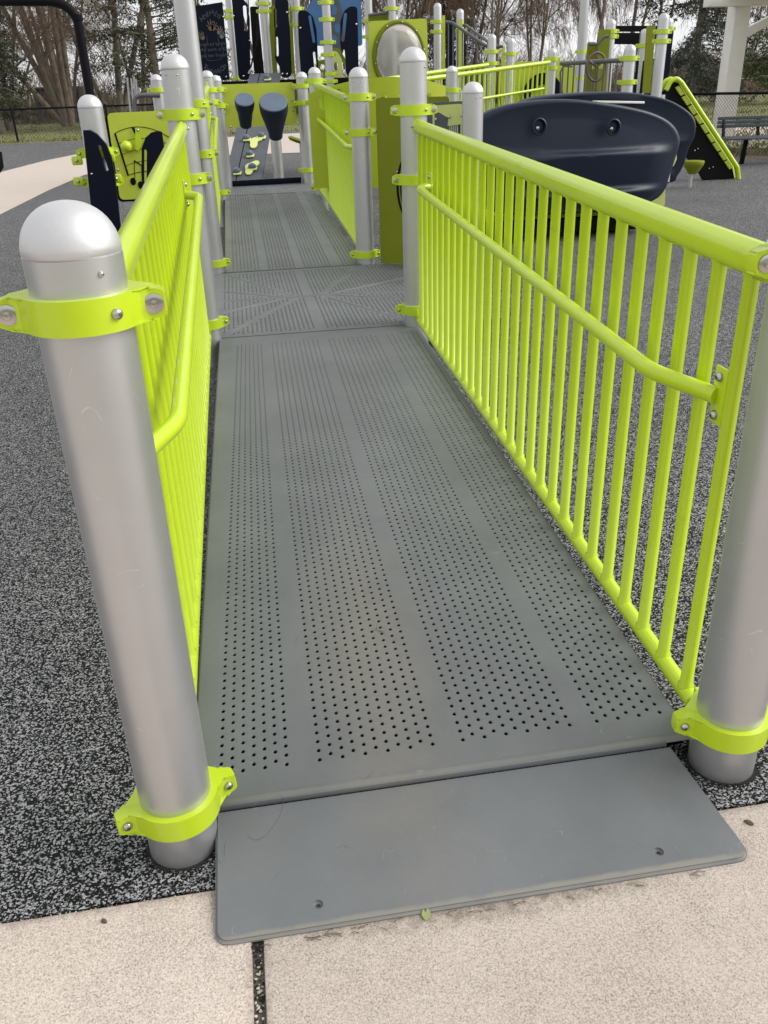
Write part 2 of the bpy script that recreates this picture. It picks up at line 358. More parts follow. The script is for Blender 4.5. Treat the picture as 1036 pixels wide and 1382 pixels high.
# ---------------- ground ----------------
g = MB(); g.add([(-700, -80, -.012), (700, -80, -.012), (700, 1500, -.012), (-700, 1500, -.012)], [(0, 1, 2, 3)])
struct('grass_field', g, 'grass')
g = MB(); g.add([(-40, -.118, 0), (13, -.118, 0), (9.5, 8, 0), (8.15, 14.4, 0), (5.2, 29.5, 0), (-7, 29.0, 0), (-40, 27.5, 0)], [tuple(range(7))])
struct('rubber_surface', g, 'rubber')
# concrete walk in front: two slabs with an open dirty joint between them
for x0, x1 in ((-14, .119), (.138, 14)):
    g = MB(); g.box(((x0+x1)/2, -2.12, -.048), (x1-x0, 4.0, .10), .004); struct('concrete_slab', g, 'concrete')
g = MB(); g.add([(.11, -4.2, -.010), (.15, -4.2, -.010), (.15, -.115, -.010), (.11, -.115, -.010)], [(0, 1, 2, 3)]); struct('slab_joint', g, 'joint')
def pebbles(name, n, area, size, mat, flat=.6, z=0):
    m = MB()
    for i in range(n):
        x, y = area(); r = size*random.uniform(.5, 1.3); a = random.random()*PI
        bm = bmesh.new(); bmesh.ops.create_icosphere(bm, subdivisions=1, radius=r)
        for v in bm.verts: v.co *= random.uniform(.75, 1.2); v.co.z *= flat
        bmesh.ops.transform(bm, matrix=Matrix.Translation((x, y, z+r*flat*.6)) @ Matrix.Rotation(a, 4, 'Z'), verts=bm.verts); m.from_bm(bm)
    tag(m.build(name, mat, None, 20), kind='stuff')
pebbles('joint_grit', 260, lambda: (random.uniform(.121, .135), random.uniform(-1.2, -.235)), .0026, 'pebble', z=-.008)
pebbles('joint_gravel', 220, lambda: (random.uniform(.120, .136), random.uniform(-1.2, -.235)), .0032, 'pebble_dark', z=-.008)
pebbles('dirt_crumbs', 1500, lambda: (random.uniform(.07, 1.0) if random.random() > .35 else random.gauss(.16, .06), -.240-abs(random.gauss(0, .007))), .0011, 'pebble_dark')
pebbles('post_base_crumbs', 500, lambda: (lambda a, q: (q*math.cos(a)+(1.0774 if random.random() > .5 else 0), q*math.sin(a)))(random.uniform(0, 2*PI), .0665+abs(random.gauss(0, .006))), .0022, 'pebble_dark')
pebbles('slab_edge_chips', 420, lambda: (random.uniform(-.9, 1.7), -.121+random.gauss(0, .0025)), .0016, 'pebble')
0 and pebbles('seam_grit', 120, lambda: (random.uniform(.1, 1.0), .018+random.gauss(0, .006)), .0010, 'pebble', z=.030)
m = MB(); vv = []; xq = -1.6
while xq < 2.6:
    e = -.1195+.0035*noise.noise(Vector((xq*45, 0, 1)))+.0022*noise.noise(Vector((xq*170, 3, 1))); vv += [(xq, e, .0052), (xq, -.100, .0046)]; xq += .0022
m.add(vv, [(2*k, 2*k+2, 2*k+3, 2*k+1) for k in range(len(vv)//2-1)]); struct('rubber_edge', m, 'rubber')
# pale path curving round behind the playground
def sheet(name, pts, mat, z=.004):
    g = MB(); g.add([(p[0], p[1], z) for p in pts], [tuple(range(len(pts)))]); struct(name, g, mat)
sheet('curved_path', [(-2.66, 10.2), (-2.60, 13.0), (-2.45, 15.6), (-1.7, 17.6), (-.05, 19.2), (2.2, 18.9), (5.5, 17.9), (7.2, 17.6), (6.2, 24), (3.2, 28.3), (.8, 27.9), (-1.9, 26.3), (-3.2, 23.6), (-3.95, 20.0), (-4.24, 17.1), (-5.0, 16.2), (-9, 15.5), (-9, 9.8), (-5, 8.0), (-3.4, 8.1)], 'path')
sheet('side_path', [(9.326,15.330,0.000), (10.060,14.551,0.000), (10.507,13.777,0.000), (13.903,18.853,0.000), (13.855,20.771,0.000), (12.844,21.851,0.000)], 'path', .002)
sheet('leaf_litter', [(7.782,12.907,0.000), (8.525,11.952,0.000), (9.022,11.195,0.000), (10.603,13.493,0.000), (9.963,14.391,0.000), (9.145,15.221,0.000)], 'litter', -.002)

# ---------------- posts and clamps ----------------
R = .0635
def clamp_mesh(detail=2):
    """two-piece clamp, ears along x, centred on z=0, bolts towards -y"""
    h = .046; ro = R+.0125; ex = R+.047; n = 14 if detail > 1 else 8; ty = .0132
    out_ = []
    a0 = math.asin(.033/ro)
    half = [(ex, ty*.9), (ex-.002, ty), (ex-.006, ty), (ex-.012, ty), (ex-.020, ty), (R+.024, ty+.001), (R+.014, ty+.006)]
    for i in range(n+1):
        a = a0+(PI-2*a0)*i/n; half.append((ro*math.cos(a), ro*math.sin(a)))
    half += [(-(R+.014), ty+.006), (-(R+.024), ty+.001), (-(ex-.020), ty), (-(ex-.012), ty), (-(ex-.006), ty), (-(ex-.002), ty), (-ex, ty*.9)]
    out_ = half+[(-x, -y) for x, y in half]
    def hz(x):
        t = max(0, (abs(x)-(ex-.018))/.018); return h/2*(.60+.40*math.sqrt(max(0, 1-t*t)))
    bm = bmesh.new()
    lo = [bm.verts.new((x, y, -hz(x))) for x, y in out_]; hi = [bm.verts.new((x, y, hz(x))) for x, y in out_]
    N = len(out_); bm.faces.new(hi); bm.faces.new(lo[::-1])
    for i in range(N): bm.faces.new((lo[i], lo[(i+1) % N], hi[(i+1) % N], hi[i]))
    if detail > 1:
        ed = [e for e in bm.edges if abs(e.verts[0].co.z-e.verts[1].co.z) < 1e-2 and (e.verts[0].co.z*e.verts[1].co.z > 0)]
        bmesh.ops.bevel(bm, geom=ed, offset=.003, segments=2, affect='EDGES')
    me = bpy.data.meshes.new('clamp'); bm.to_mesh(me); bm.free(); finish(me, 'lime', 30); return me
CL2, CL1 = clamp_mesh(2), clamp_mesh(1)
def bolt_mesh(disc):
    m = MB()
    if disc: m.lathe([(.0135, 0), (.0135, .003), (.0125, .0035), (.0055, .0035), (.0050, .0065), (.0024, .0068), (.0022, .004), (0, .004)], (0, 0, 0), (0, -1, 0), 20)
    else: m.lathe([(.0085, 0), (.0085, .002), (.0078, .005), (.005, .0072), (.0028, .0076), (.0025, .003), (0, .003)], (0, 0, 0), (0, -1, 0), 16)
    me = bpy.data.meshes.new('bolt'); me.from_pydata(m.v, [], m.f); finish(me, 'steel', 40); return me
BD, BB = bolt_mesh(True), bolt_mesh(False)
def clamp(post, z, ang=0, detail=2, disc=True, flip=False, sides=(-1, 1)):
    o = link('clamp', CL2 if detail > 1 else CL1, post, (0, 0, z)); o.rotation_euler.z = ang
    for sx in sides:
        b = link('bolt', BD if disc else BB, o, (sx*(R+.030), -.0134, 0))
    if disc and detail > 1:
        a = math.radians(-52); q = link('bolt', BB, o, ((R+.0122)*math.cos(a), (R+.0122)*math.sin(a), 0)); q.rotation_euler.z = a+PI/2; q.scale = (.9, .9, .9)
    return o
def post(xy, H, label, clamps=(), z0=0, name='support_post', detail=2, cap=True, group=None, rivets=(-38, 8), r=R):
    t = thing(name, (xy[0], xy[1], z0), label, 'post', group)
    n = 48 if detail > 1 else 20; x, y = xy
    top = H-r
    m = MB(); m.lathe([(0, z0-.05), (r, z0-.05), (r, top-.0025), (r-.003, top-.0025)] if cap else [(0, z0-.05), (r, z0-.05), (r, H), (0, H)], (x, y, 0), n=n); m.build('shaft', 'silver', t, 50)
    if cap:
        m = MB(); pr = [(r-.0035, top-.006), (r-.0018, top-.001), (r-.0002, top+.0012)]
        K = 12 if detail > 1 else 7
        pr += [(r*math.cos(PI/2*k/K)**.92, top+.0012+(r-.0012)*math.sin(PI/2*k/K)) for k in range(1, K)]+[(0, H)]
        m.lathe(pr, (x, y, 0), n=n); c = m.build('cap', 'cap', t, 60)
        for a in rivets:
            a = math.radians(a-90); d = (math.cos(a), math.sin(a), 0)
            bolt(c, (x+d[0]*r*.995, y+d[1]*r*.995, top-.022), d, .0042, 'rivet')
    for c in clamps:
        clamp(t, c[0]-z0, c[1] if len(c) > 1 else 0, detail, c[2] if len(c) > 2 else (detail > 1))
    return t
def grime(xy, rr=.068):
    # ragged gap where the rubber was cut round a post
    m = MB(); n = 40; vv = [(xy[0], xy[1], .0022)]
    for i in range(n):
        a = 2*PI*i/n; q = rr*(1+.10*noise.noise(Vector((math.cos(a)*2+xy[0]*9, math.sin(a)*2, 3)))+random.uniform(-.03, .03)); vv.append((xy[0]+q*math.cos(a), xy[1]+q*math.sin(a), .0022))
    m.add(vv, [(0, i+1, (i+1) % n+1) for i in range(n)]); struct('post_hole_gap', m, 'pebble_dark')
W, L1, L2, L3, L4 = 1.0774, 3.1434, 4.913, 8.15, 9.25
ZD, ZE = .135, .278
post((0, 0), 1.1383, 'nearest silver post on the left, its big domed cap before the ramp entrance', [(1.003, math.radians(4)), (.105, math.radians(20), False)], rivets=(38,))
post((W, 0), 1.1383, 'silver post right of the ramp entrance, its top cut off by the picture edge', [(1.003, 0), (.112, math.radians(-6), False)], rivets=(-38,))
grime((0, 0)); grime((W, 0))
post((0, L1), 1.4116, 'round topped post at the far left end of the long ramp, before the taller pole', [(1.168, math.radians(5)), (.895, math.radians(5)), (.215, math.radians(8), False)])
post((W, L1), 1.4116, 'round topped silver post at the upper right end of the long ramp railing', [(1.150, 0), (.845, 0), (.215, 0, False)], rivets=(46,))
post((.0123, L2), 3.3, 'tall silver pole rising out of the top of the picture, left of the landing', [(1.192, .1), (.895, .1), (.20, .1, False)], cap=False)
post((1.0652, L2), 1.2696+.10, 'silver post between the second railing and the green spiral panel', [(1.195, 0), (.985, -.1), (.20, 0, False)])
post((.036, L3), 1.441, 'silver post at the far left corner of the second ramp', [(1.272, .1), (1.165, .1), (.335, .1, False)], detail=1)
post((.101, L4), 1.415, 'small silver post left of the drum panel, behind another post', [(1.275, .1), (1.115, 0)], detail=1)
post((1.078, L3), 1.441, 'silver post at the far right corner of the second ramp', [(1.318, 0), (1.13, 0), (.335, 0)], detail=1)
post((1.036, L4), 1.421, 'silver post just right of the drum panel', [(1.285, 0), (1.115, 0), (.42, 0)], detail=1)
post((-.496, 3.879), 1.262, 'silver post behind the navy leaf panel, left of the music panel', [(.985, .2, False), (.84, .2, False)], rivets=())
post((-.521, 9.19), 1.44, 'short silver post with a grey hoop, behind the music panel', [(1.29, .1)], detail=1)
post((1.657, 4.255), 1.262, 'silver post standing between the railing and the dark boat', [], rivets=(5, 30))
post((2.611, 8.767), 1.425, 'silver post rising over the green arched panel, left of the dark boat', [(1.19, .3)], detail=1)
post((2.053, 7.9), 1.45, 'silver post behind the largest domed post of the ramp railing', [], detail=1)
post((1.695, 9.585), 1.44, 'small silver dome peeping over the green arched panel', [], detail=1)

# ---------------- ramp and landing decks ----------------
def deck_cells(m, xs, y0, y1, dy, zf, hole, stag=True, skip=None, xw=None, hm=None):
    """columns xs=[(xa,xb)], each cut into cells with a real recess; hole=(hx,hy,depth,open)"""
    hx, hy, dep, opn = hole
    X = xw or (lambda x, y: x)
    for k, (xa, xb) in enumerate(xs):
        off = dy/2 if (k % 2 and stag) else 0
        edges_y = [y0]
        y = y0+off if off else y0
        cells = []
        if off: cells.append((y0, y0+off, False))
        while y+dy <= y1+1e-6: cells.append((y, y+dy, True)); y += dy
        if y < y1-1e-6: cells.append((y, y1, False))
        xc = (xa+xb)/2
        for (a, b, h) in cells:
            yc = (a+b)/2
            def P3(x, y, d=0): return (X(x, y), y, zf(y)-d)
            if not h or (skip and skip(xc, yc)):
                m.add([P3(xa, a), P3(xb, a), P3(xb, b), P3(xa, b)], [(0, 1, 2, 3)]); continue
            o8 = [(xa, a), (xc, a), (xb, a), (xb, yc), (xb, b), (xc, b), (xa, b), (xa, yc)]
            an = [-135, -90, -45, 0, 45, 90, 135, 180]
            r1 = [(xc+hx*1.35*math.cos(math.radians(t)), yc+hy*1.2*math.sin(math.radians(t))) for t in an]
            r2 = [(xc+hx*math.cos(math.radians(t)), yc+hy*math.sin(math.radians(t))) for t in an]
            vv = [P3(*p) for p in o8]+[P3(*p, 0.0004) for p in r1]+[P3(*p, .0022) for p in r2]+[P3(*p, dep) for p in r2]
            ff = []
            for q in range(3):
                for i in range(8):
                    j = (i+1) % 8; ff.append((q*8+i, q*8+j, q*8+8+j, q*8+8+i))
            if not opn: ff.append(tuple(24+i for i in range(8)))
            if hm is not None:      # inner hole walls are split off and coloured black for the shade inside
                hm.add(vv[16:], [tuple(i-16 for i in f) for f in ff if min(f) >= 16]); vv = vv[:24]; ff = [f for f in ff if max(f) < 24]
            m.add(vv, ff)
def lerp(a, b, t): return a+(b-a)*t
Z0 = .036; YA, YB = .036, L1-.012
zr = lambda y: lerp(Z0, ZD-.003, (y-YA)/(YB-YA))
near = [.018, .069, .203, .267, .505, .566, .801, .858, 1.003, 1.030]
far = [.056, .141, .258, .310, .538, .594, .835, .893, 1.049, 1.068]
def warp(x, y):
    t = (y-.12)/(3.0-.12)
    for i in range(9):
        if x <= near[i+1] or i == 8:
            u = (x-near[i])/(near[i+1]-near[i]); return lerp(lerp(near[i], near[i+1], u), lerp(far[i], far[i+1], u), t)
ramp_t = thing('perforated_ramp', (.55, 1.6, 0), 'long dark grey ramp with rows of small holes, nearest the camera', 'ramp')
holes_m = MB(); m = MB(); ya, yb = .112, 3.01
plain = [(near[0], near[1]-.010), (near[2]+.010, near[3]-.010), (near[4]+.010, near[5]-.010), (near[6]+.010, near[7]-.010), (near[8]+.010, near[9])]
for a, b in plain:
    nseg = 12
    for i in range(nseg):
        y, y2 = lerp(ya, yb, i/nseg), lerp(ya, yb, (i+1)/nseg); m.add([(warp(a, y), y, zr(y)), (warp(b, y), y, zr(y)), (warp(b, y2), y2, zr(y2)), (warp(a, y2), y2, zr(y2))], [(0, 1, 2, 3)])
for (a, b), nc in (((near[1]-.010, near[2]+.010), 7), ((near[3]-.010, near[4]+.010), 11), ((near[5]-.010, near[6]+.010), 11), ((near[7]-.010, near[8]+.010), 7)):
    cw = (b-a)/nc; xs = [(a+cw*i, a+cw*(i+1)) for i in range(nc)]
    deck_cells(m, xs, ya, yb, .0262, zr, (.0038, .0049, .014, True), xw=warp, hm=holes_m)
for (y, y2) in ((YA, ya), (yb, YB)):
    m.add([(warp(near[0], y), y, zr(y)), (warp(near[9], y), y, zr(y)), (warp(near[9], y2), y2, zr(y2)), (warp(near[0], y2), y2, zr(y2))], [(0, 1, 2, 3)])
m.build('perforated_tread', 'plate', ramp_t, 40); tag(holes_m.build('shaded_hole_wall', 'black', ramp_t, 40), kind='stuff')
# turned-down side flanges and underside
m = MB()
for e, s_ in ((0, -1), (9, 1)):
    pr = [(0, 0), (.004*s_, -.001), (.0065*s_, -.005), (.0065*s_, -.030), (.004*s_, -.030)]
    vv = []; K = 12
    for i in range(K+1):
        y = lerp(YA, YB, i/K)
        for px, pz in pr: vv.append((warp(near[e], y)+px, y, zr(y)+pz))
    n_ = len(pr); m.add(vv, [(i*n_+j, i*n_+j+1, (i+1)*n_+j+1, (i+1)*n_+j) for i in range(K) for j in range(n_-1)])
m.build('side_flange', 'plate', ramp_t, 50)
m = MB(); m.beam((near[0]+.012, YA+.0095, Z0-.004), (near[9]-.055, YA+.0095, Z0-.004), .022, .014, .0022); m.build('threshold_strip', 'plate', ramp_t)
m = MB(); m.add([(.03, YA+.01, zr(YA)-.017), (1.02, YA+.01, zr(YA)-.017), (1.05, YB-.01, zr(YB)-.017), (.07, YB-.01, zr(YB)-.017)], [(0, 1, 2, 3)]); m.build('underside_shade_sheet', 'black', ramp_t)  # black sheet added below the open holes, standing in for the shade there
m = MB()
for k in range(28):
    y = .2+k*.105; m.box((.55, y, zr(y)-.024), (.9, .006, .010))
m.build('underside_rib', 'black', ramp_t)
# transition plate
tp = thing('transition_plate', (.54, -.1, 0), 'smooth grey flap plate bridging the concrete and the ramp', 'plate')
pts = [(.066, .030), (.982, .030), (.984, .016), (1.010, -.235), (.068, -.235)]
outl = []
co = [Vector((.060, .0335, 0)), Vector((.982, .0335, 0)), Vector((1.009, -.240, 0)), Vector((.060, -.236, 0))]
bm = bmesh.new()
loop = []
for i, rr in enumerate((.006, .006, .028, .028)): loop += arc_pts(co[i-1], co[i], co[(i+1) % 4], rr, 6)
def zt(y): return .030 if y > .0 else lerp(.009, .030, max(0, (y+.240)/.24))
def hole_at(c, r=.0042, n=12): return [Vector((c[0]+r*math.cos(2*PI*k/n), c[1]+r*math.sin(2*PI*k/n), 0)) for k in range(n)]
def ring_edges(bm, l):
    vv = [bm.verts.new(p) for p in l]; return [bm.edges.new((vv[i], vv[(i+1) % len(vv)])) for i in range(len(vv))]
es = ring_edges(bm, loop)
h1, h2 = (0.234,-0.194,0.000), (0.848,-0.199,0.000)
for hc in (h1, h2): es += ring_edges(bm, hole_at(hc))
bmesh.ops.triangle_fill(bm, edges=es, use_beauty=True)
ret = bmesh.ops.extrude_face_region(bm, geom=bm.faces[:]); nv = [q for q in ret['geom'] if isinstance(q, bmesh.types.BMVert)]
for v in nv: v.co.z = zt(v.co.y)
for v in bm.verts:
    if v not in nv: v.co.z = .0008
bmesh.ops.recalc_face_normals(bm, faces=bm.faces[:])
ed = [e for e in bm.edges if all(v in nv for v in e.verts) and e.is_manifold and e.calc_face_angle(0) > 1.0]
bmesh.ops.bevel(bm, geom=ed, offset=.0045, segments=3, affect='EDGES')
m = MB(); m.from_bm(bm); m.build('plate', 'plate', tp, 30)
# landing deck: slots between raised rays
land = thing('landing_deck', (.6, 4, 0), 'grey slotted landing with raised rays meeting in its middle, between the two ramps', 'deck')
lx0, lx1 = .062, 1.60
ridges = [((.046, 4.267), (.42, 3.985)), ((.049, 3.981), (.43, 3.965)), ((.064, 3.689), (.44, 3.955)), ((.086, 3.20), (.50, 3.93)), ((.073, 4.83), (.48, 4.00)), ((.42, 3.962), (.69, 3.975)), ((.69, 3.98), (1.28, 4.36)), ((.69, 3.975), (1.30, 3.90)), ((.66, 3.95), (1.05, 3.20)), ((.66, 4.0), (.99, 4.80)), ((.67, 3.97), (1.50, 3.55))]
def near_ridge(x, y):
    for a, b in ridges:
        ax, ay = a; bx, by = b; t = max(0, min(1, ((x-ax)*(bx-ax)+(y-ay)*(by-ay))/((bx-ax)**2+(by-ay)**2)))
        if math.hypot(x-ax-t*(bx-ax), (y-ay-t*(by-ay))) < .024: return True
    return abs(x-.575) < .03 or abs(x-.34) > 9
m = MB(); cw = .0245; nc = int((lx1-lx0)/cw)
deck_cells(m, [(lx0+cw*i, lx0+cw*(i+1)) for i in range(nc)], L1+.03, L2-.10, .044, lambda y: ZD, (.0042, .0165, .0045, False), skip=near_ridge)
xe = lx0+cw*nc
m.add([(lx0, L1-.010, ZD), (xe, L1-.010, ZD), (xe, L1+.03, ZD), (lx0, L1+.03, ZD), (lx0, L2-.10, ZD), (xe, L2-.10, ZD), (xe, L2-.062, ZD), (lx0, L2-.062, ZD)], [(0, 1, 2, 3), (4, 5, 6, 7)])
m.add([(lx0, L1-.010, ZD), (xe, L1-.010, ZD), (xe, L1-.010, ZD-.035), (lx0, L1-.010, ZD-.035)], [(3, 2, 1, 0)])
m.add([(xe, L1-.01, ZD), (xe, L2-.062, ZD), (xe, L2-.062, ZD-.035), (xe, L1-.01, ZD-.035)], [(0, 1, 2, 3)])
m.add([(lx0, L1-.01, ZD), (lx0, L2-.062, ZD), (lx0, L2-.062, ZD-.035), (lx0, L1-.01, ZD-.035)], [(3, 2, 1, 0)])
m.add([(-.06, L1+.07, ZD-.001), (lx0, L1+.07, ZD-.001), (lx0, L2-.07, ZD-.001), (-.06, L2-.07, ZD-.001)], [(0, 1, 2, 3)])
m.build('slotted_tread', 'plate', land, 40)
for a, b in ridges:
    m = MB(); a3, b3 = Vector((*a, ZD-.006)), Vector((*b, ZD-.006)); m.tube([a3, a3.lerp(b3, .1), b3], [.005, .0115, .009], 10); m.build('raised_ray', 'plate', land, 60)
# second ramp, ribbed lengthwise
r2 = thing('ribbed_ramp', (.55, 6.5, 0), 'second ramp with lengthwise grooves, beyond the landing', 'ramp')
ye, yf = L2-.050, 8.33
z2f = lambda y: lerp(ZD+.004, ZE, (y-ye)/(yf-ye))
m = MB()
prof = []
x = .078
def smooth(x): return min(abs(x-.33), abs(x-.575), abs(x-.84)) < .032 or x < .11 or x > .99
pr = [(x, 0)]
while x < 1.03:
    if smooth(x): x += .012; pr.append((x, 0))
    else:
        pr += [(x+.012, 0), (x+.0150, -.0050), (x+.0220, -.0050), (x+.025, 0)]; x += .025
pr.insert(0, (.072, -.03)); pr.append((pr[-1][0]+.004, -.03))
n_ = len(pr)
vv = [(px+.004*k, yy, z2f(yy)+pz) for k, yy in ((0, ye+.012), (1, yf)) for px, pz in pr]
m.add(vv, [(j, j+1, n_+j+1, n_+j) for j in range(n_-1)])
m.build('ribbed_tread', 'plate', r2, 20)
m = MB(); m.box((.555, ye+.006, ZD-.004), (.96, .014, .020), .003); m.build('edge_strip', 'plate', r2)
m = MB(); m.box((.555, ye-.008, ZD-.020), (.98, .010, .030)); m.build('seam_gap', 'black', r2)
# upper deck
d2 = thing('upper_deck', (.58, 8.8, 0), 'small grey deck at the far end of the ramps, below the drums', 'deck')
m = MB(); cw = .0245; nc = 42
deck_cells(m, [(.08+cw*i, .08+cw*(i+1)) for i in range(nc)], 8.345, 9.30, .052, lambda y: ZE, (.0045, .018, .003, False), skip=lambda x, y: abs(x-.58) < .05 or abs(abs(x-.58)-(y-8.345)*.5-.05) < .03)
m.build('slotted_tread', 'plate', d2, 40)
m = MB(); m.box((.59, 8.82, ZE-.025), (1.03, .95, .03)); m.build('deck_frame', 'black', d2)
m = MB(); m.box((.548, 9.285, ZE+.032), (.81, .03, .062), .004, Matrix.Rotation(math.radians(-.5), 3, 'Y')); m.build('navy_stop_bar', 'navy_board', d2)

# ---------------- railings ----------------
def railing(name, X, ya, yb, zt0, zt1, zb0, zb1, label, n, y_first, step, side, hand=None, bend=0, rb=.0136, hdetail=True):
    """X: plane of the bars; side: +1 if the walkway lies towards +x"""
    t = thing(name, (X, (ya+yb)/2, 0), label, 'railing')
    f = lambda a, b, y: lerp(a, b, (y-ya)/(yb-ya))
    top0, top1 = (X, ya, zt0), (X, yb, zt1)
    # top rail: ovalish extrusion with grooves along it
    m = MB(); k = 24; pr = []
    for i in range(k):
        a = 2*PI*i/k; rr = .0265+(.0012 if i % 4 else -.0014); pr.append((rr*math.cos(a)*.95, rr*math.sin(a)*1.08))
    P0, P1 = Vector(top0), Vector(top1); K = 6; vv = []
    for j in range(K+1):
        c = P0.lerp(P1, j/K); vv += [(c.x+p, c.y, c.z+q) for p, q in pr]
    m.add(vv, [(j*k+i, j*k+(i+1) % k, (j+1)*k+(i+1) % k, (j+1)*k+i) for j in range(K) for i in range(k)]+[tuple(range(k))[::-1], tuple(K*k+i for i in range(k))])
    m.build('top_rail', 'lime', t, 40)
    m = MB(); m.tube([(X, ya+.01, f(zb0, zb1, ya+.01)), (X, yb-.01, f(zb0, zb1, yb-.01))], .0185, 20); m.build('bottom_rail', 'lime', t, 50)
    me = None
    for i in range(n):
        y = y_first+i*step; a, b = f(zb0, zb1, y), f(zt0, zt1, y)
        if me is None:
            q = MB(); q.lathe([(0, -.02), (rb*1.35, 0), (rb*1.3, .017), (rb, .021), (rb, b-a-.030), (rb*1.25, b-a-.024), (rb*1.3, b-a)], n=14)
            me = bpy.data.meshes.new('bar'); me.from_pydata(q.v, [], q.f); finish(me, 'lime', 50); h0 = b-a
        o = link('bar', me, t, Vector((X, y, a))-ORG[t.name]); o.scale.z = (b-a)/h0
    # end brackets reaching to the clamps
    for (yy, s_) in ((ya, -1), (yb, 1)):
        z = f(zt0, zt1, yy); m = MB()
        if s_ > 0:
            for dx in (-.0135, .0135): m.add([(X+dx-.003, yy-.03, z+.004), (X+dx-.003, yy+.03, z+.030), (X+dx-.003, yy+.075, z+.085), (X+dx-.003, yy+.075, z+.045), (X+dx-.003, yy-.03, z-.016), (X+dx+.003, yy-.03, z+.004), (X+dx+.003, yy+.03, z+.030), (X+dx+.003, yy+.075, z+.085), (X+dx+.003, yy+.075, z+.045), (X+dx+.003, yy-.03, z-.016)], [(0, 1, 2, 3, 4), (9, 8, 7, 6, 5), (0, 5, 6, 1), (1, 6, 7, 2), (2, 7, 8, 3), (3, 8, 9, 4)])
            m.box((X, yy+.045, z+.030), (.024, .05, .05), .003)
        else:
            m.box((X, yy-.022, z+.010), (.050, .050, .048), .006)
        br = m.build('rail_bracket', 'lime', t)
        bolt(br, (X+side*.0265, yy-.012*s_, z), (side, 0, 0), .007)
        zb = f(zb0, zb1, yy); m = MB(); m.box((X, yy+s_*.015, zb+.02), (.034, .012, .060), .003); m.box((X+.010*side, yy+s_*.022, zb+.035), (.010, .035, .040), .002); m.build('foot_bracket', 'lime', t)
    if hand:
        xh, y0, z0, y1, z1 = hand
        path = rpath([(X+side*.014, y0-.03, z0-.001), (xh, y0+bend*.10, z0+.006), (xh, y1-bend*.02, z1), (X+side*.014, y1+.02, z1+.004)], .20, 14)
        m = MB(); m.tube(path, .0165, 18); h = m.build('handrail', 'lime', t, 60)
        for (yy, zz) in ((y0-.035, z0), (y1+.022, z1+.006)):
            m = MB(); m.box((X+side*.012, yy, zz), (.006, .042, .110), .0028); m.build('handrail_plate', 'lime', h)
            for dz in (-.037, .037): bolt(h, (X+side*.015, yy, zz+dz), (side, 0, 0), .0095)
    return t
railing('green_railing', W, .115, L1-.085, .972, 1.082, .052, .170, 'bright green bar railing along the right side of the long ramp', 27, .165, .1089, -1, (1.003, .225, .722, 2.70, .848), 1.2)
railing('green_railing', 0, .115, L1-.085, .972, 1.112, .052, .170, 'bright green bar railing along the left side of the long ramp', 27, .165, .1089, 1, (.068, .245, .700, 2.44, .888), 1.0)
railing('green_railing', W-.008, L2+.11, L3-.085, 1.155, 1.285, .185, .315, 'green bar railing right of the second ramp, leading to the drums', 28, L2+.15, .1085, -1, (1.0, L2+.20, .88, L3-.45, 1.03), 1.0)
railing('green_railing', .024, L2+.11, L3-.085, 1.155, 1.285, .185, .315, 'green bar railing left of the second ramp, seen almost edge on', 28, L2+.15, .1085, 1, (.09, L2+.20, .88, L3-.45, 1.03), 1.0)

# ---------------- panels round the landing ----------------
def outline(o, name, pts, r, parent, mat, closed=False):
    m = MB(); m.tube(pts, r, 5, closed=closed); return m.build(name, mat, parent, 80)
# tall green gate panel with a spiral, at the right of the landing
gp = thing('spiral_panel', (1.30, 4.70, .14), 'tall dark green upright panel with black spiral rings, right of the landing', 'play panel')
q0, q1 = (1.198,4.800,1.080), (1.199,4.800,0.112)
def on_gp(u, v):   # u along the board (0..1), v height ; board turned slightly towards the ramp
    return Vector((1.165+.42*u, 4.86-.30*u, ZD+.005+v))
cx_, cy_ = .36, .52
gb = [on_gp(*p) for p in [(.0, .0), (.0, 1.045), (1, 1.045), (1, .0)]]
nrm = Vector((.30, .42, 0)).normalized()*.019
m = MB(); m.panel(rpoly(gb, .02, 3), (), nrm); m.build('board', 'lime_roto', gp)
for rr, a0, a1, wd in ((.245, 105, 250, .012), (.20, 110, 260, .019), (.155, 115, 255, .017), (.11, 60, 300, .014)):
    K = 20; vv = []
    for k in range(K+1):
        a = math.radians(lerp(a0, a1, k/K)); wv_ = wd*math.sin(PI*(k+.3)/(K+.6))
        for q in (rr-wv_, rr+wv_): vv.append(on_gp(.62+q*.72*math.cos(a)/.52, .50+q*1.1*math.sin(a))-nrm*.05)
    m = MB(); m.add(vv, [(2*k, 2*k+1, 2*k+3, 2*k+2) for k in range(K)]); m.add([v-nrm*.03 for v in vv], [(2*k, 2*k+1, 2*k+3, 2*k+2) for k in range(K)]); m.build('spiral_groove', 'line_black', gp)
bolt(gp, on_gp(.28, .60), -nrm, .008)
# green arched talk panel behind the second railing
ap = thing('arched_panel', (1.6, 7.3, 0), 'wide green arched panel with long slots, behind the second ramp railing', 'play panel')
def on_ap(x, z):
    t = (x-1.57)/.72; return Vector((x, 7.0+.34*t*t*(1 if abs(t) < 1 else 1), z))
xs0, xs1 = .93, 2.19
top = [(lerp(xs0, xs1, k/24),) for k in range(25)]
def ztop(x): t = (x-1.60)/.66; return 1.325-.11*t*t
ol = [on_ap(x, ztop(x)) for (x,) in top]
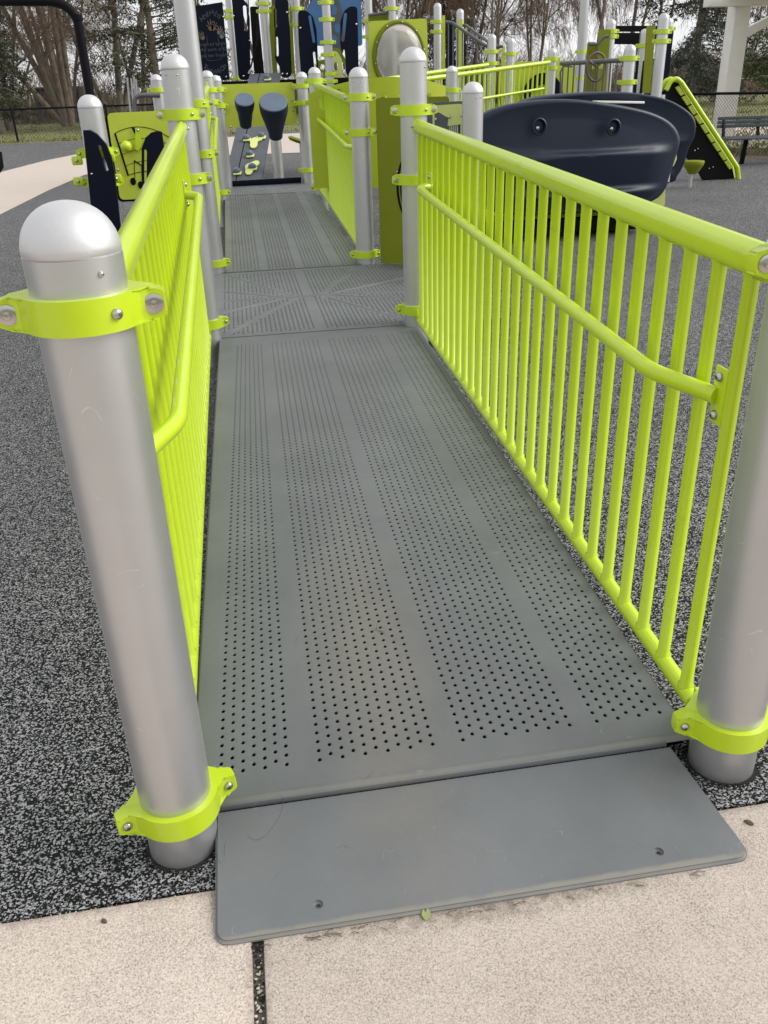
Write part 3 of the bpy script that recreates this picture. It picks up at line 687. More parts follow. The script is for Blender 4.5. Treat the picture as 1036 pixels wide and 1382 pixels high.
# build as a bent grid with slots cut out
m = MB(); NX = 84; NZ = 44; zb = .42
slots = [(1.055, 1.13, .030, .028), (1.185, 1.06, .028, .15), (1.575, 1.07, .030, .095), (1.74, 1.07, .030, .095), (1.995, 1.07, .028, .090)]
def inslot(x, z):
    for sx, sz, hw, hl in slots:
        dz = max(0, abs(z-sz)-hl)
        if math.hypot(x-sx, dz) < hw: return True
    return False
idx = {}
def gv(i, j, back):
    k_ = (i, j, back)
    if k_ not in idx:
        x = lerp(xs0, xs1, i/NX); zt_ = ztop(x); z = lerp(zb, zt_, j/NZ); p = on_ap(x, z)
        if back: p = p+Vector((0, .02, 0))
        idx[k_] = len(m.v); m.v.append(tuple(p))
    return idx[k_]
solid = {}
for i in range(NX):
    for j in range(NZ):
        x = lerp(xs0, xs1, (i+.5)/NX); z = lerp(zb, ztop(x), (j+.5)/NZ); solid[i, j] = not inslot(x, z)
for (i, j), s_ in solid.items():
    if not s_: continue
    m.f.append((gv(i, j, 0), gv(i+1, j, 0), gv(i+1, j+1, 0), gv(i, j+1, 0))); m.f.append((gv(i, j, 1), gv(i, j+1, 1), gv(i+1, j+1, 1), gv(i+1, j, 1)))
    for di, dj, e in ((-1, 0, ((0, 1), (0, 0))), (1, 0, ((1, 0), (1, 1))), (0, -1, ((0, 0), (1, 0))), (0, 1, ((1, 1), (0, 1)))):
        if not solid.get((i+di, j+dj), False):
            a, b = e; m.f.append((gv(i+a[0], j+a[1], 0), gv(i+a[0], j+a[1], 1), gv(i+b[0], j+b[1], 1), gv(i+b[0], j+b[1], 0)))
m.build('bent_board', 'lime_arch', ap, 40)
for sx, sz, hw, hl in slots:
    if hl > .05 and sx > 1.3:
        m = MB(); m.tube([on_ap(sx-.035, sz-.045)+Vector((0, .03, 0)), on_ap(sx+.035, sz-.045)+Vector((0, .03, 0))], .011, 8); m.build('slot_bar', 'lime', ap)
# grey framed activity panel beside the post
fp = thing('framed_panel', (1.56, 4.42, .2), 'pale green slatted panel in a dark grey frame, beside the free standing post', 'play panel')
o_ = [(1.435,4.500,1.153), (1.678,4.400,1.159), (1.679,4.400,0.493), (1.430,4.500,0.494)]
i_ = [(1.458,4.500,1.144), (1.636,4.400,1.148), (1.643,4.400,0.541), (1.455,4.500,0.538)]
m = MB(); m.panel(rpoly(o_, .03, 4), (), (0, .025, 0)); m.build('frame_board', 'grey_board', fp)
b_ = [Vector(p)+Vector((0, -.016, 0)) for p in ((1.463,4.500,1.136), (1.636,4.400,1.144), (1.648,4.400,0.608), (1.460,4.500,0.607))]
hl_ = [Vector(p)+Vector((0, -.016, 0)) for p in ((1.519,4.500,1.016), (1.619,4.400,1.029), (1.623,4.400,0.654), (1.519,4.500,0.649))]
m = MB(); m.panel(rpoly(b_, .03, 4), [hl_], (0, .014, 0)); fb = m.build('face_board', 'pale_lime', fp)
for (px, py) in ((0, 0), (1, 0), (2, 0)): bolt(fp, Vector(((1.482,4.500,1.060), (1.555,4.450,1.071), (1.623,4.400,1.078))[px])+Vector((0, -.018, 0)), (0, -1, 0), .010)
for k in range(9):
    p = Vector((1.524,4.480,1.000)).lerp(Vector((1.605,4.420,1.012)), k/8)
    m = MB(); m.tube([p+Vector((0, 0, .02)), p+Vector((0, 0, -.36))], .0045, 8); m.build('chime_rod', 'silver', fp)

# ---------------- left: music panel and navy leaves ----------------
mp = thing('music_panel', (-.3, 4.6, .65), 'lime green panel with black music staff lines and a round knob, left of the ramp', 'play panel')
Yp = 4.60
mb_ = [(-0.508,4.600,1.160), (0.008,4.600,1.163), (-0.028,4.600,0.672), (-0.512,4.600,0.669)]
m = MB(); m.panel(rpoly(mb_, .03, 5), (), (0, .019, 0)); m.build('board', 'lime_board', mp)
mbb = [(-0.525,4.620,1.152), (0.008,4.620,1.162), (-0.031,4.620,0.653), (-0.526,4.620,0.655)]
m = MB(); m.panel(rpoly(mbb, .03, 5), (), (0, .012, 0)); m.build('back_board', 'black', mp)
def line(pts, r, name='staff_line'):
    m = MB(); m.tube([Vector(p)+Vector((0, -.001, 0)) for p in pts], r, 6); m.build(name, 'line_black', mp, 80)
def curve3(a, b, c, n=10):
    a, b, c = Vector(a), Vector(b), Vector(c); return [a*(1-t)**2+b*2*t*(1-t)+c*t*t for t in [k/n for k in range(n+1)]]
line([(-0.479,4.600,1.049), (-0.440,4.600,0.809)], .006)
line(curve3((-0.479,4.600,1.049), (-0.314,4.600,1.125), (-0.159,4.600,1.012)), .0022)
line(curve3((-0.467,4.600,0.991), (-0.303,4.600,1.051), (-0.135,4.600,0.961)), .0013)
line(curve3((-0.456,4.600,0.928), (-0.290,4.600,0.993), (-0.125,4.600,0.902)), .0013)
line(curve3((-0.444,4.600,0.864), (-0.278,4.600,0.925), (-0.115,4.600,0.842)), .0013)
line(curve3((-0.440,4.600,0.809), (-0.289,4.600,0.858), (-0.114,4.600,0.781)), .002)
line([(-0.390,4.600,0.896), (-0.406,4.600,0.769)], .002, 'note_stem'); line([(-0.352,4.600,0.856), (-0.362,4.600,0.758)], .002, 'note_stem')
line([(-0.391,4.600,0.892), (-0.346,4.600,0.860)], .004, 'note_beam')
for p in ((-0.416,4.600,0.773), (-0.373,4.600,0.750)):
    m = MB(); m.lathe([(.017, 0), (.017, .004), (0, .004)], p, (0, -1, 0), 16, (1, 1.3)); m.build('note_head', 'line_black', mp)
line([(-0.370,4.600,1.078), (-0.335,4.600,0.990)], .008, 'arm_slot')
m = MB(); kc = Vector((-0.417,4.600,0.977)); m.lathe([(.012, 0), (.014, .03), (.024, .036), (.031, .05), (.033, .062), (.030, .078), (.020, .092), (.008, .098), (0, .099)], kc, (0, -1, 0), 24); m.build('knob', 'lime', mp, 60)
m = MB(); m.panel([Vector(p)+Vector((0, -.02, 0)) for p in rpoly([(-0.353,4.600,1.073), (-0.335,4.600,1.077), (-0.326,4.600,0.994), (-0.351,4.600,0.945), (-0.372,4.600,0.954)], .01, 3)], (), (0, .018, 0)); m.build('pointer_arm', 'lime', mp)
for p in ((-0.339,4.570,1.062), (-0.182,4.590,0.985), (-0.497,4.600,0.955), (-0.496,4.600,0.845)): bolt(mp, p, (0, -1, 0), .009)
# navy leaf boards
def leaf_board(name, label, outer, slots_, thick, mat='navy_board', extra=None, cat='play panel'):
    t = thing(name, tuple(sum((Vector(p) for p in outer), Vector())/len(outer)), label, cat)
    m = MB(); m.panel(outer, slots_, thick); m.build('board', mat, t); return t
def quad_slot(a, b, r, n=6):
    a, b = Vector(a), Vector(b); d = (b-a).normalized(); s_ = Vector((-d.z, 0, d.x)); o = []
    for k in range(n+1): t = PI*k/n; o.append(b+s_*r*math.cos(t)+d*r*math.sin(t))
    for k in range(n+1): t = PI+PI*k/n; o.append(a+s_*r*math.cos(t)+d*r*math.sin(t))
    return o
lb = [(-0.537,3.780,1.098), (-0.503,3.780,1.097), (-0.470,3.780,1.078), (-0.434,3.780,1.028), (-0.418,3.780,0.966), (-0.415,3.780,0.894), (-0.431,3.780,0.570), (-0.493,3.780,0.527), (-0.579,3.780,0.531)]
t = leaf_board('leaf_panel', 'dark navy curved panel with a slot, bolted to the post left of the music panel', lb, [quad_slot((-0.451,3.780,0.906), (-0.469,3.780,1.018), .008)], (0, .035, 0))
bolt(t, (-0.532,3.780,0.888), (0, -1, 0), .006)
for (a, b) in ((((-0.434,3.840,0.959)), 0), (((-0.417,3.840,0.855)), 0), ((-0.603,3.840,0.952), 0), ((-0.614,3.840,0.850), 0)):
    m = MB(); m.box(a, (.055, .02, .044), .008); c_ = m.build('clamp_tab', 'lime', t); bolt(c_, Vector(a)+Vector((0, -.01, 0)), (0, -1, 0), .009)
lb = [(-0.358,4.350,0.646), (-0.330,4.350,0.853), (-0.311,4.350,0.974), (-0.281,4.350,1.028), (-0.244,4.350,1.054), (-0.205,4.350,1.061), (-0.184,4.350,1.056), (-0.182,4.350,0.985), (-0.184,4.350,0.638)]
t = leaf_board('leaf_panel', 'dark navy curved panel standing in front of the right side of the music panel', lb, [quad_slot((-0.318,4.350,0.791), (-0.292,4.350,0.957), .008)], (0, .03, 0))

# ---------------- drums ----------------
dp = thing('drum_panel', (.55, 9.3, .9), 'lime green rectangular panel at the far end of the deck, behind two drums', 'play panel')
m = MB(); m.panel(rpoly([(0.145,9.300,1.322), (0.946,9.300,1.323), (0.951,9.300,0.898), (0.152,9.300,0.890)], .03, 5), (), (0, .02, 0)); m.build('board', 'lime_board', dp)
for p in ((0.160,9.290,1.143), (0.161,9.290,1.047), (0.919,9.290,1.144), (0.919,9.290,1.043), (0.210,9.290,0.903), (0.821,9.290,0.907)): bolt(dp, p, (0, -1, 0), .011)
for p in ((0.094,9.300,1.093), (0.953,9.300,1.094)):
    m = MB(); m.box(p, (.075, .03, .042), .006); m.build('panel_clamp', 'lime', dp)
def drum(top, bot, r0, r1, label):
    top, bot = Vector(top), Vector(bot); ax = bot-top; L = ax.length
    t = thing('conga_drum', top, label, 'drum')
    m = MB(); m.lathe([(r0*.985, .012), (r0*1.015, .03), (r0*1.0, .08), (r0*.93, L*.33), (r0*.76, L*.55), (lerp(r0, r1, .75), L*.72), (r1*1.02, L*.88), (r1*.98, L), (0, L)], top, ax, 36); m.build('shell', 'navy', t, 50)
    m = MB(); m.lathe([(0, 0), (r0*.93, .0), (r0*.97, .003), (r0*.985, .012)], top, ax, 36); m.build('drum_head', 'drum_head', t, 40); return t
drum((0.385,8.920,1.175), (0.377,9.120,0.918), .104, .066, 'smaller dark navy conga drum, left of the pair on the lime panel')
drum((0.684,8.800,1.144), (0.692,9.060,0.796), .152, .078, 'larger dark navy conga drum, right of the pair on the lime panel')

# ---------------- climbing plank behind the deck ----------------
ck = thing('climbing_plank', (.5, 11, 0), 'dark grey sloping climber with lime and navy footholds, behind the drum panel', 'climber')
A0, A1, B0, B1 = Vector((0.014,9.750,0.158)), Vector((0.475,9.750,0.169)), Vector((0.566,13.000,1.474)), Vector((1.025,13.000,1.480))
nn = (A1-A0).cross(B0-A0).normalized()
if nn.y > 0: nn = -nn
for u0, u1 in ((0, .30), (.33, 1)):
    m = MB(); m.panel([A0.lerp(A1, u0), A0.lerp(A1, u1), B0.lerp(B1, u1), B0.lerp(B1, u0)], (), nn*-.04); m.build('grey_board', 'grey_board', ck)
m = MB(); m.panel([A0.lerp(A1, .30)-nn*.02, A0.lerp(A1, .33)-nn*.02, B0.lerp(B1, .33)-nn*.02, B0.lerp(B1, .30)-nn*.02], (), nn*-.02); m.build('seam', 'black', ck)
def on_ck(u, v): return A0.lerp(A1, u).lerp(B0.lerp(B1, u), v)
ex_ = (A1-A0).normalized(); ez_ = (B0-A0).normalized()
def foothold(u, v, s_=1):
    c = on_ck(u, v)+nn*.012
    m = MB(); arms = []
    K = 40
    for k in range(K):
        a = 2*PI*k/K; rr = (.055+.075*max(0, math.cos(1.5*(a-.6)))**2)*s_; arms.append(c+ex_*rr*math.cos(a)+ez_*rr*1.6*math.sin(a))
    m.panel(arms, (), nn*.012); f = m.build('lime_foothold', 'pale_lime', ck)
for u, v in ((.62, .17), (.60, .37)): foothold(u, v)
def knob(u, v, r=.052):
    c = on_ck(u, v)+nn*.02; m = MB(); m.lathe([(r*1.25, -.012), (r*1.3, .01)], c, nn, 18); 
    m2 = MB(); m2.lathe([(r, 0), (r*.95, .03), (r*.6, .05), (0, .055)], c, nn, 18, (1, .8)); k_ = m2.build('foothold_knob', 'drum_head', ck, 60)
    m3 = MB(); m3.box(c-nn*.002-ez_*.02+ex_*.012, (.10, .02, .085), .012, Matrix((ex_, nn, ez_)).transposed()); m3.build('lime_backing', 'pale_lime', k_)
    for d in (-.018, .018): bolt(k_, c+nn*.05+ex_*d, nn, .006)
knob(.30, .135); knob(.70, .16); knob(.55, .26); knob(.38, .035); knob(.36, .39); knob(.78, .40, .045); knob(.60, .93, .05)
post((.742, 10.19), .93, 'grey post below the drums, standing on the rubber surface', [], detail=1, cap=False)

# ---------------- boat shaped glider ----------------
bt = thing('boat_glider', (3.1, 7.0, 0), 'large dark navy boat shaped rocker with round portholes, beyond the right railing', 'play boat')
def hull(name, outer, Y0, k, xc, th, sgn, ridges_=(.66, .42), c=None, parent=bt):
    """outer: outline points given on the curved surface Y=Y0+k(x-xc)^2"""
    n = len(outer); c = Vector(c) if c else sum((Vector(p) for p in outer), Vector())/n
    def yy(x): return Y0+k*(x-xc)**2
    m = MB(); vs_ = []; fs_ = []
    prof = [(1.0, .0), (1.0, .45), (.992, .80), (.975, .97), (.95, 1.04)]+[(.925-.03*q, 1.0) for q in range(30)]
    def lap(z, s_):
        for zt_, zb_, A in ((.735, .43, .055), (.43, .12, .050), (1.20, .735, -.02)):
            if zb_ < z <= zt_:
                u = (zt_-z)/(zt_-zb_); e = min(1, u/.16); e = e*e*(3-2*e); return A*e*(1-u)*1.25
        return 0
    for side in (-1, 1):
        st = len(vs_)
        for s_, d in prof:
            for p in outer:
                q = c+(Vector(p)-c)*s_; x, z = q.x, q.z
                w_ = lap(z, s_)*min(1, max(0, (1-s_)*4-.3))
                off = (th*d+w_)*side*-1
                vs_.append((x, yy(x)+off*-sgn if sgn < 0 else yy(x)+off, z))
        ci = len(vs_); vs_.append((c.x, yy(c.x)-side*(th+lap(c.z, 0)), c.z))
        for i in range(len(prof)-1):
            for j in range(n):
                a, b = st+i*n+j, st+i*n+(j+1) % n; q = (a, b, b+n, a+n); fs_.append(q if side > 0 else q[::-1])
        L_ = st+(len(prof)-1)*n
        for j in range(n): q = (L_+j, L_+(j+1) % n, ci); fs_.append(q if side > 0 else q[::-1])
    m.add(vs_, fs_); return m.build(name, 'navy', parent, 70)
def smooth_loop(pts, per=4):
    n = len(pts); o = []
    P_ = [Vector(p) for p in pts]
    for i in range(n):
        a, b, c_, d = P_[i-1], P_[i], P_[(i+1) % n], P_[(i+2) % n]
        for k in range(per):
            t = k/per; o.append(.5*((2*b)+(c_-a)*t+(2*a-5*b+4*c_-d)*t*t+(3*b-a-3*c_+d)*t**3))
    return o
fo = [(2.099,6.147,0.901), (2.256,6.116,1.033), (2.520,6.078,1.101), (2.914,6.051,1.115), (3.334,6.063,1.063), (3.684,6.106,0.990), (3.900,6.147,0.897), (4.002,6.170,0.771), (3.978,6.165,0.626), (3.938,6.156,0.480), (3.908,6.149,0.373), (3.805,6.128,0.289), (3.560,6.088,0.238), (2.943,6.050,0.225), (2.430,6.089,0.247), (2.179,6.131,0.374), (2.103,6.147,0.637)]
hull('front_hull', smooth_loop(fo), 6.12, .12, 3.0, .07, 1)
ro = [(2.962,7.693,0.896), (3.031,7.696,1.086), (3.482,7.690,1.137), (3.990,7.619,1.134), (4.343,7.530,1.077), (4.540,7.467,0.993), (4.672,7.418,0.876), (4.690,7.411,0.722), (4.650,7.427,0.607), (4.626,7.436,0.469), (4.577,7.454,0.357), (4.495,7.482,0.288), (3.851,7.645,0.188), (3.069,7.698,0.220)]
hull('rear_hull', smooth_loop(ro), 7.62, -.13, 3.2, .12, 1)
for p in ((2.662,5.974,0.925), (3.291,5.970,0.897)):
    ph = MB(); ph.lathe([(.060, .0), (.060, -.014), (.052, -.019), (.046, -.012), (.044, .01), (.040, .026), (.0, .028)], Vector(p)+Vector((0, -.004, 0)), (0, 1, 0), 28, (1, 1.1)); po = ph.build('porthole', 'navy', bt, 50)
    ph = MB(); ph.lathe([(.018, 0), (.014, -.010), (0, -.014)], Vector(p)+Vector((-.006, .020, -.012)), (0, 1, 0), 12); ph.build('porthole_plug', 'steel', po)
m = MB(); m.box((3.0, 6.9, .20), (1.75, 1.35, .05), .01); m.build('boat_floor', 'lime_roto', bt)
m = MB(); m.box((3.0, 6.9, .09), (1.5, 1.2, .12)); m.build('rocker_base', 'black', bt)
m = MB(); m.panel([(4.077,6.500,0.607), (4.103,6.500,0.679), (4.126,6.500,0.721), (4.151,6.500,0.585), (4.130,6.500,0.530), (4.103,6.500,0.519)], (), (0, .03, 0)); m.build('lime_end_panel', 'pale_lime', bt)
m = MB(); m.panel([(3.886,6.350,0.254), (3.947,6.350,0.276), (3.994,6.350,0.349), (3.998,6.350,0.374), (4.010,6.350,0.223), (3.938,6.350,0.176)], (), (0, .03, 0)); m.build('lime_end_panel', 'pale_lime', bt)
m = MB(); m.panel([(4.082,6.500,0.401), (4.104,6.500,0.506), (4.105,6.500,0.393)], (), (0, .02, 0)); m.build('grip_strap', 'white', bt)
m = MB(); a, b = Vector((3.654,7.300,1.059)), Vector((4.134,7.300,1.037)); m.beam(a, b, .12, .02, .004); m.build('table_board', 'white', bt)

# ---------------- slide-like climbing wall, stool, bench ----------------
cw_ = thing('sloped_climber', (6.4, 10, 0), 'black triangular climber with a lime green edge sloping down to the right', 'climber')
Yc = 10.0
w0 = [(5.706,10.000,1.130), (5.747,10.000,1.196), (5.839,10.000,1.176), (6.748,10.000,0.127), (6.800,10.000,0.005), (6.365,10.000,0.006), (6.235,10.000,0.177), (6.058,10.000,0.320), (6.021,10.000,0.588), (5.752,10.000,0.772)]
m = MB(); m.panel(w0, (), (0, .07, 0)); m.build('black_side', 'black', cw_)
for dy in (-.03, .12):
    pth = rpath([(5.671,10.000,1.098), (5.718,10.000,1.196), (5.793,10.000,1.228), (5.869,10.000,1.175), (6.798,10.000,0.143), (6.845,10.000,-0.007)], .06, 5)
    m = MB(); m.tube([p+Vector((0, dy, 0)) for p in pth], .030, 10); m.build('lime_edge', 'lime', cw_, 60)
pth = [Vector((5.722,10.000,1.163)), Vector((5.808,10.000,1.185)), Vector((6.771,10.000,0.117)), Vector((6.810,10.000,0.014))]
for k in range(9):
    a = Vector((5.833,10.000,1.151)).lerp(Vector((6.746,10.000,0.136)), (k+.08)/9); b = Vector((5.833,10.000,1.151)).lerp(Vector((6.746,10.000,0.136)), (k+.92)/9)
    m = MB(); d_ = Vector((-.045, 0, -.02)); m.panel([a, b, b+d_, a+d_], (), (0, -.03, 0)); m.build('lime_tab', 'lime_board', cw_)
for p in ((6.139,9.990,0.658), (6.170,9.990,0.374), (6.213,9.990,0.395), (6.407,9.990,0.147), (6.457,9.990,0.163), (5.841,9.990,1.126)): bolt(cw_, p, (0, -1, 0), .010)
st = thing('spinner_seat', (5.82, 9.35, 0), 'small lime green cone shaped stool on a thin silver stem, beside the boat', 'stool')
c = Vector((5.821,9.350,-0.000)); zt_ = (5.836,9.350,0.310)[2]
m = MB(); m.lathe([(.022, 0), (.022, zt_-.1)], (c.x, 9.35, 0), n=14); m.build('stem', 'silver', st)
m = MB(); m.lathe([(.03, zt_-.155), (.055, zt_-.150), (.115, zt_-.055), (.120, zt_-.045), (.125, zt_-.012), (.120, zt_-.002), (.105, zt_), (0, zt_)], (c.x+.02, 9.35, 0), n=32); m.build('seat', 'lime_roto', st, 40)
bn = thing('park_bench', (8.3, 11.9, 0), 'dark grey park bench with slatted back, before the right hand fence', 'bench')
b0, b1 = Vector((7.613,12.100,0.683)), Vector((8.808,11.900,0.615))
for k in range(3):
    z = b0.z-.035-k*.055; m = MB(); m.beam((b0.x-.0, 12.1, z), (b1.x, 11.9, z-.0), .02, .048, .006); m.build('back_slat', 'grey_board', bn)
s0, s1 = Vector((7.580,12.000,0.386)), Vector((8.800,11.800,0.338))
for k in range(4):
    m = MB(); m.beam((s0.x, 12.0-k*.095, s0.z-k*.004), (s1.x, 11.8-k*.095, s0.z-k*.004), .085, .025, .006); m.build('seat_slat', 'grey_board', bn)
for x_, dx in (((7.995,11.900,0.069)[0], 0), ((8.344,11.800,0.071)[0]+.35, 0)):
    m = MB(); m.beam((x_, 11.9, 0), (x_+.02, 11.9, s0.z-.02), .06, .05, .006, (0, 1, 0)); m.build('leg', 'blackmetal', bn)
for x_ in ((7.660,12.000,0.498)[0], (8.231,12.000,0.466)[0]):
    m = MB(); m.beam((x_, 11.95, s0.z-.01), (x_+.06, 12.12, b0.z-.03), .045, .03, .005, (0, 1, 0)); m.build('back_arm', 'blackmetal', bn)

# ---------------- chain link fences ----------------
def chainlink(name, pts, H, posts_at, label, pitch, wr, tr=.022, mat='wire', mesh_n=None, cat='fence', bottom=.02, pmat='blackmetal'):
    a, b = Vector(pts[0]), Vector(pts[1]); L = (b-a).length; d = (b-a)/L; nrm_ = Vector((-d.y, d.x, 0))
    t = thing(name, tuple((a+b)/2), label, cat)
    m = MB(); m.tube([a+Vector((0, 0, H)), b+Vector((0, 0, H))], tr, 8); m.build('top_rail', pmat, t)
    for q in posts_at:
        p = a+d*q; m = MB(); m.lathe([(tr*1.25, 0), (tr*1.25, H+.04), (tr*.9, H+.07), (0, H+.08)], p, n=10); m.build('fence_post', pmat, t)
    m = MB(); h = H-bottom; n = int((L+h)/pitch)
    for k in range(n):
        for s_ in (1, -1):
            x0 = k*pitch-(h if s_ > 0 else 0); p0 = [x0, bottom]; p1 = [x0+h, H]
            if s_ < 0: p0 = [k*pitch, bottom]; p1 = [k*pitch-h, H]
            # clip to 0..L
            def cl(p, q):
                (xa, za), (xb, zb_) = p, q
                if xa < 0: za += (0-xa)*(zb_-za)/(xb-xa); xa = 0
                if xa > L: za += (L-xa)*(zb_-za)/(xb-xa); xa = L
                return [xa, za]
            if max(p0[0], p1[0]) <= 0 or min(p0[0], p1[0]) >= L: continue
            q0, q1 = cl(p0, p1), cl(p1, p0)
            A = a+d*q0[0]+Vector((0, 0, q0[1]))+nrm_*.002*s_; B = a+d*q1[0]+Vector((0, 0, q1[1]))+nrm_*.002*s_
            if (B-A).length > .02: m.tube([A, B], wr, 3, cap=False)
    o = m.build('wire_mesh', mat, t, 180); o['kind'] = 'stuff'
    return t
chainlink('chain_link_fence', ((12.5, 3.5, 0), (8.05, 14.6, 0)), .965, [0, 3, 6, 8.6, 11.9], 'black chain link fence on the right, running behind the dark bench', .062, .0024)
chainlink('chain_link_fence', ((8.05, 14.6, 0), (5.2, 29.5, 0)), .965, [3, 6, 9, 12, 15.1], 'black chain link fence in the middle distance, behind the green playground tower', .10, .003)
chainlink('chain_link_fence', ((-17, 29.3, 0), (-1.2, 30.0, 0)), .95, [0.4, 2.6, 5.5, 8.0, 10.45, 13.3, 15.7], 'black chain link fence across the left background, before the bare trees', .10, .0036, .028)
chainlink('ballfield_fence', ((24.0, 48, 0), (48, 46, 0)), 1.0, [.9, 3.9, 6.9, 9.9, 12.9, 15.9, 19], 'thin pale galvanised fence beyond the grass on the far right', .35, .0025, .022, 'galv', pmat='galv')
# cut-back: dark storage box among the trees
for loc, dm, lb_ in (((-9.5, 56, 0), (2.6, 1.6, 1.6), 'dark blue shed between the bare trunks, behind the left fence'), ((-13.1, 56, 0), (2.6, 1.6, 1.1), 'lower dark blue box further left behind the fence, half hidden by brush')):
    sh = thing('storage_shed', loc, lb_, 'shed')
    m = MB(); m.box((loc[0], loc[1], dm[2]/2+.1), (dm[0], dm[1], dm[2]), .03); m.build('shed_wall', 'shed', sh)
    m = MB(); m.box((loc[0], loc[1], dm[2]+.14), (dm[0]+.2, dm[1]+.2, .08), .01); m.build('shed_roof', 'grey_board', sh)

# black arched swing frame, top left
sw = thing('swing_frame', (-2.0, 11, 0), 'black bent pipe frame arching in from the top left corner', 'swing frame')
pth = rpath([(-1.479,11.000,0.374), (-1.481,11.000,2.117), (-1.607,11.000,2.242), (-1.770,11.000,2.279), (-2.820,11.000,2.297)], .30, 8)
m = MB(); m.tube(pth, .056, 16); m.build('bent_pipe', 'blackmetal', sw, 60)
m = MB(); m.lathe([(.062, -.03), (.062, .03)], (-1.475,11.000,2.101), (-.02, 0, 1), 16); m.build('pipe_collar', 'blackmetal', sw)
m = MB(); m.tube([(-3.271,13.000,0.296), (-3.203,13.000,0.364), (-3.189,13.000,0.565)], .045, 10); m.build('frame_foot', 'blackmetal', sw)
# grey hoop and thin chime pipes
hp = thing('grey_hoop', (-.75, 9.1, .9), 'grey pipe hoop reaching left from the short silver post', 'hand loop')
pth = rpath([(-0.800,9.100,1.026), (-0.765,9.100,1.246), (-0.496,9.100,1.238)], .10, 6); m = MB(); m.tube(pth, .022, 12); m.build('pipe', 'grey_pipe', hp, 60)
ch = thing('chime_stand', (-1.8, 14, 0), 'cluster of thin silver upright pipes behind the music panel', 'chimes')
for a, b in (((-1.329,14.000,1.003), (-1.301,14.000,1.491)), ((-1.273,14.000,1.001), (-1.241,14.000,1.479)), ((-1.224,14.000,1.126), (-1.199,14.000,1.499)), ((-1.196,14.000,1.125), (-1.176,14.000,1.467))):
    m = MB(); m.tube([a, b], .014, 8); m.build('pipe', 'galv', ch)
m = MB(); m.tube([(-1.334,20.000,0.912), (-1.126,20.000,1.461)], .02, 8); m.build('far_pipe', 'galv', ch)

# white pavilion: column, brace, beam and roof edge
pv = thing('pavilion', (10.5, 17, 0), 'white steel pavilion column with brace and roof edge, upper right corner', 'pavilion')
cxp = 10.45
m = MB(); m.box((cxp+.03, 17, 1.75), (.33, .33, 3.5), .01); m.build('column', 'white', pv)
m = MB(); m.beam((10.426,16.900,1.894), (11.661,16.900,2.438), .12, .16, .01); m.build('brace', 'white', pv)
m = MB(); zz_ = (10.221,16.900,2.452)[2]; m.beam(((9.643,16.700,2.447)[0], 16.8, zz_+.10), (15.5, 16.8, zz_+.10), .22, .22, .01); m.build('roof_beam', 'white', pv)
m = MB(); m.box((13.1, 14.4, zz_+.27), (6.2, 5.0, .12), .01); m.build('roof_deck', 'white', pv)
m = MB(); m.box((15.4, 17, 1.75), (.33, .33, 3.5), .01); m.build('column', 'white', pv)

# ---------------- background play tower with navy leaves ----------------
def tower_post(t, xy, H, z0=0, cl=(), r=R*.95):
    m = MB(); 
    if H < 3: m.lathe([(r, z0), (r, H-r)]+[(r*math.cos(PI/2*k/6), H-r+r*math.sin(PI/2*k/6)) for k in range(1, 6)]+[(0, H)], (xy[0], xy[1], 0), n=16)
    else: m.lathe([(r, z0), (r, H)], (xy[0], xy[1], 0), n=16)
    o = m.build('post', 'silver', t, 60)
    for z in cl:
        c = link('clamp', CL1, o, Vector((xy[0], xy[1], z))-ORG[o.name])
        for sx in (-1, 1): link('bolt', BB, c, (sx*(R+.03), -.012, 0))
    return o
def board(t, pts, mat, holes=(), th=.02, name=None, r=.03):
    m = MB(); m.panel(rpoly(pts, r, 4), holes, (0, th, 0)); return m.build(name or 'board', mat, t)
tw = thing('play_tower', (1.2, 13.4, 0), 'tall play tower with navy leaf boards on silver posts, behind the drums', 'play tower')
tower_post(tw, (.383, 14.49), 3.6, 0, ((0.331,14.400,2.383)[2], (0.345,14.400,2.302)[2], (0.355,14.400,1.438)[2]))
tower_post(tw, (.848, 13.04), 3.6, 0, ((0.836,13.000,2.363)[2], (0.848,13.000,2.271)[2]))
tower_post(tw, (1.307, 12.91), 3.6, 0, ((1.280,12.900,2.283)[2], (1.285,12.900,2.080)[2], (1.268,12.900,1.433)[2]))
tower_post(tw, (1.66, 12.18), 3.6, 0, ((1.658,12.100,2.295)[2], (1.650,12.100,2.095)[2], (1.644,12.100,1.820)[2], (1.639,12.100,1.667)[2], (1.646,12.100,1.429)[2], (1.651,12.100,1.336)[2]))
tower_post(tw, (2.46, 13.6), 3.6, 0, ((2.386,13.600,2.148)[2], (2.383,13.600,1.940)[2]))
board(tw, [(0.419,13.900,2.567), (0.560,13.900,2.536), (0.639,13.900,2.438), (0.664,13.900,2.242), (0.591,13.900,1.404), (0.405,13.900,1.399)], 'navy_board', [quad_slot((0.593,13.900,2.095), (0.601,13.900,2.390), .025)], name='leaf_board', r=.08)
board(tw, [(0.701,14.600,2.451), (0.830,14.600,2.449), (0.842,14.600,1.448), (0.673,14.600,1.453)], 'black', name='dark_board')
board(tw, [(1.013,12.800,2.443), (1.191,12.800,2.440), (1.188,12.800,2.021), (1.171,12.800,1.405), (1.008,12.800,1.400), (0.999,12.800,1.554), (0.943,12.800,1.651)], 'navy_board', [quad_slot((0.980,12.800,1.707), (0.987,12.800,1.914), .022), quad_slot((0.986,12.800,2.062), (0.999,12.800,2.263), .02)], name='leaf_board', r=.1)
board(tw, [(0.941,13.300,2.338), (1.042,13.300,2.374), (0.966,13.300,1.507), (0.875,13.300,1.490)], 'lime_roto', name='lime_edge_board')
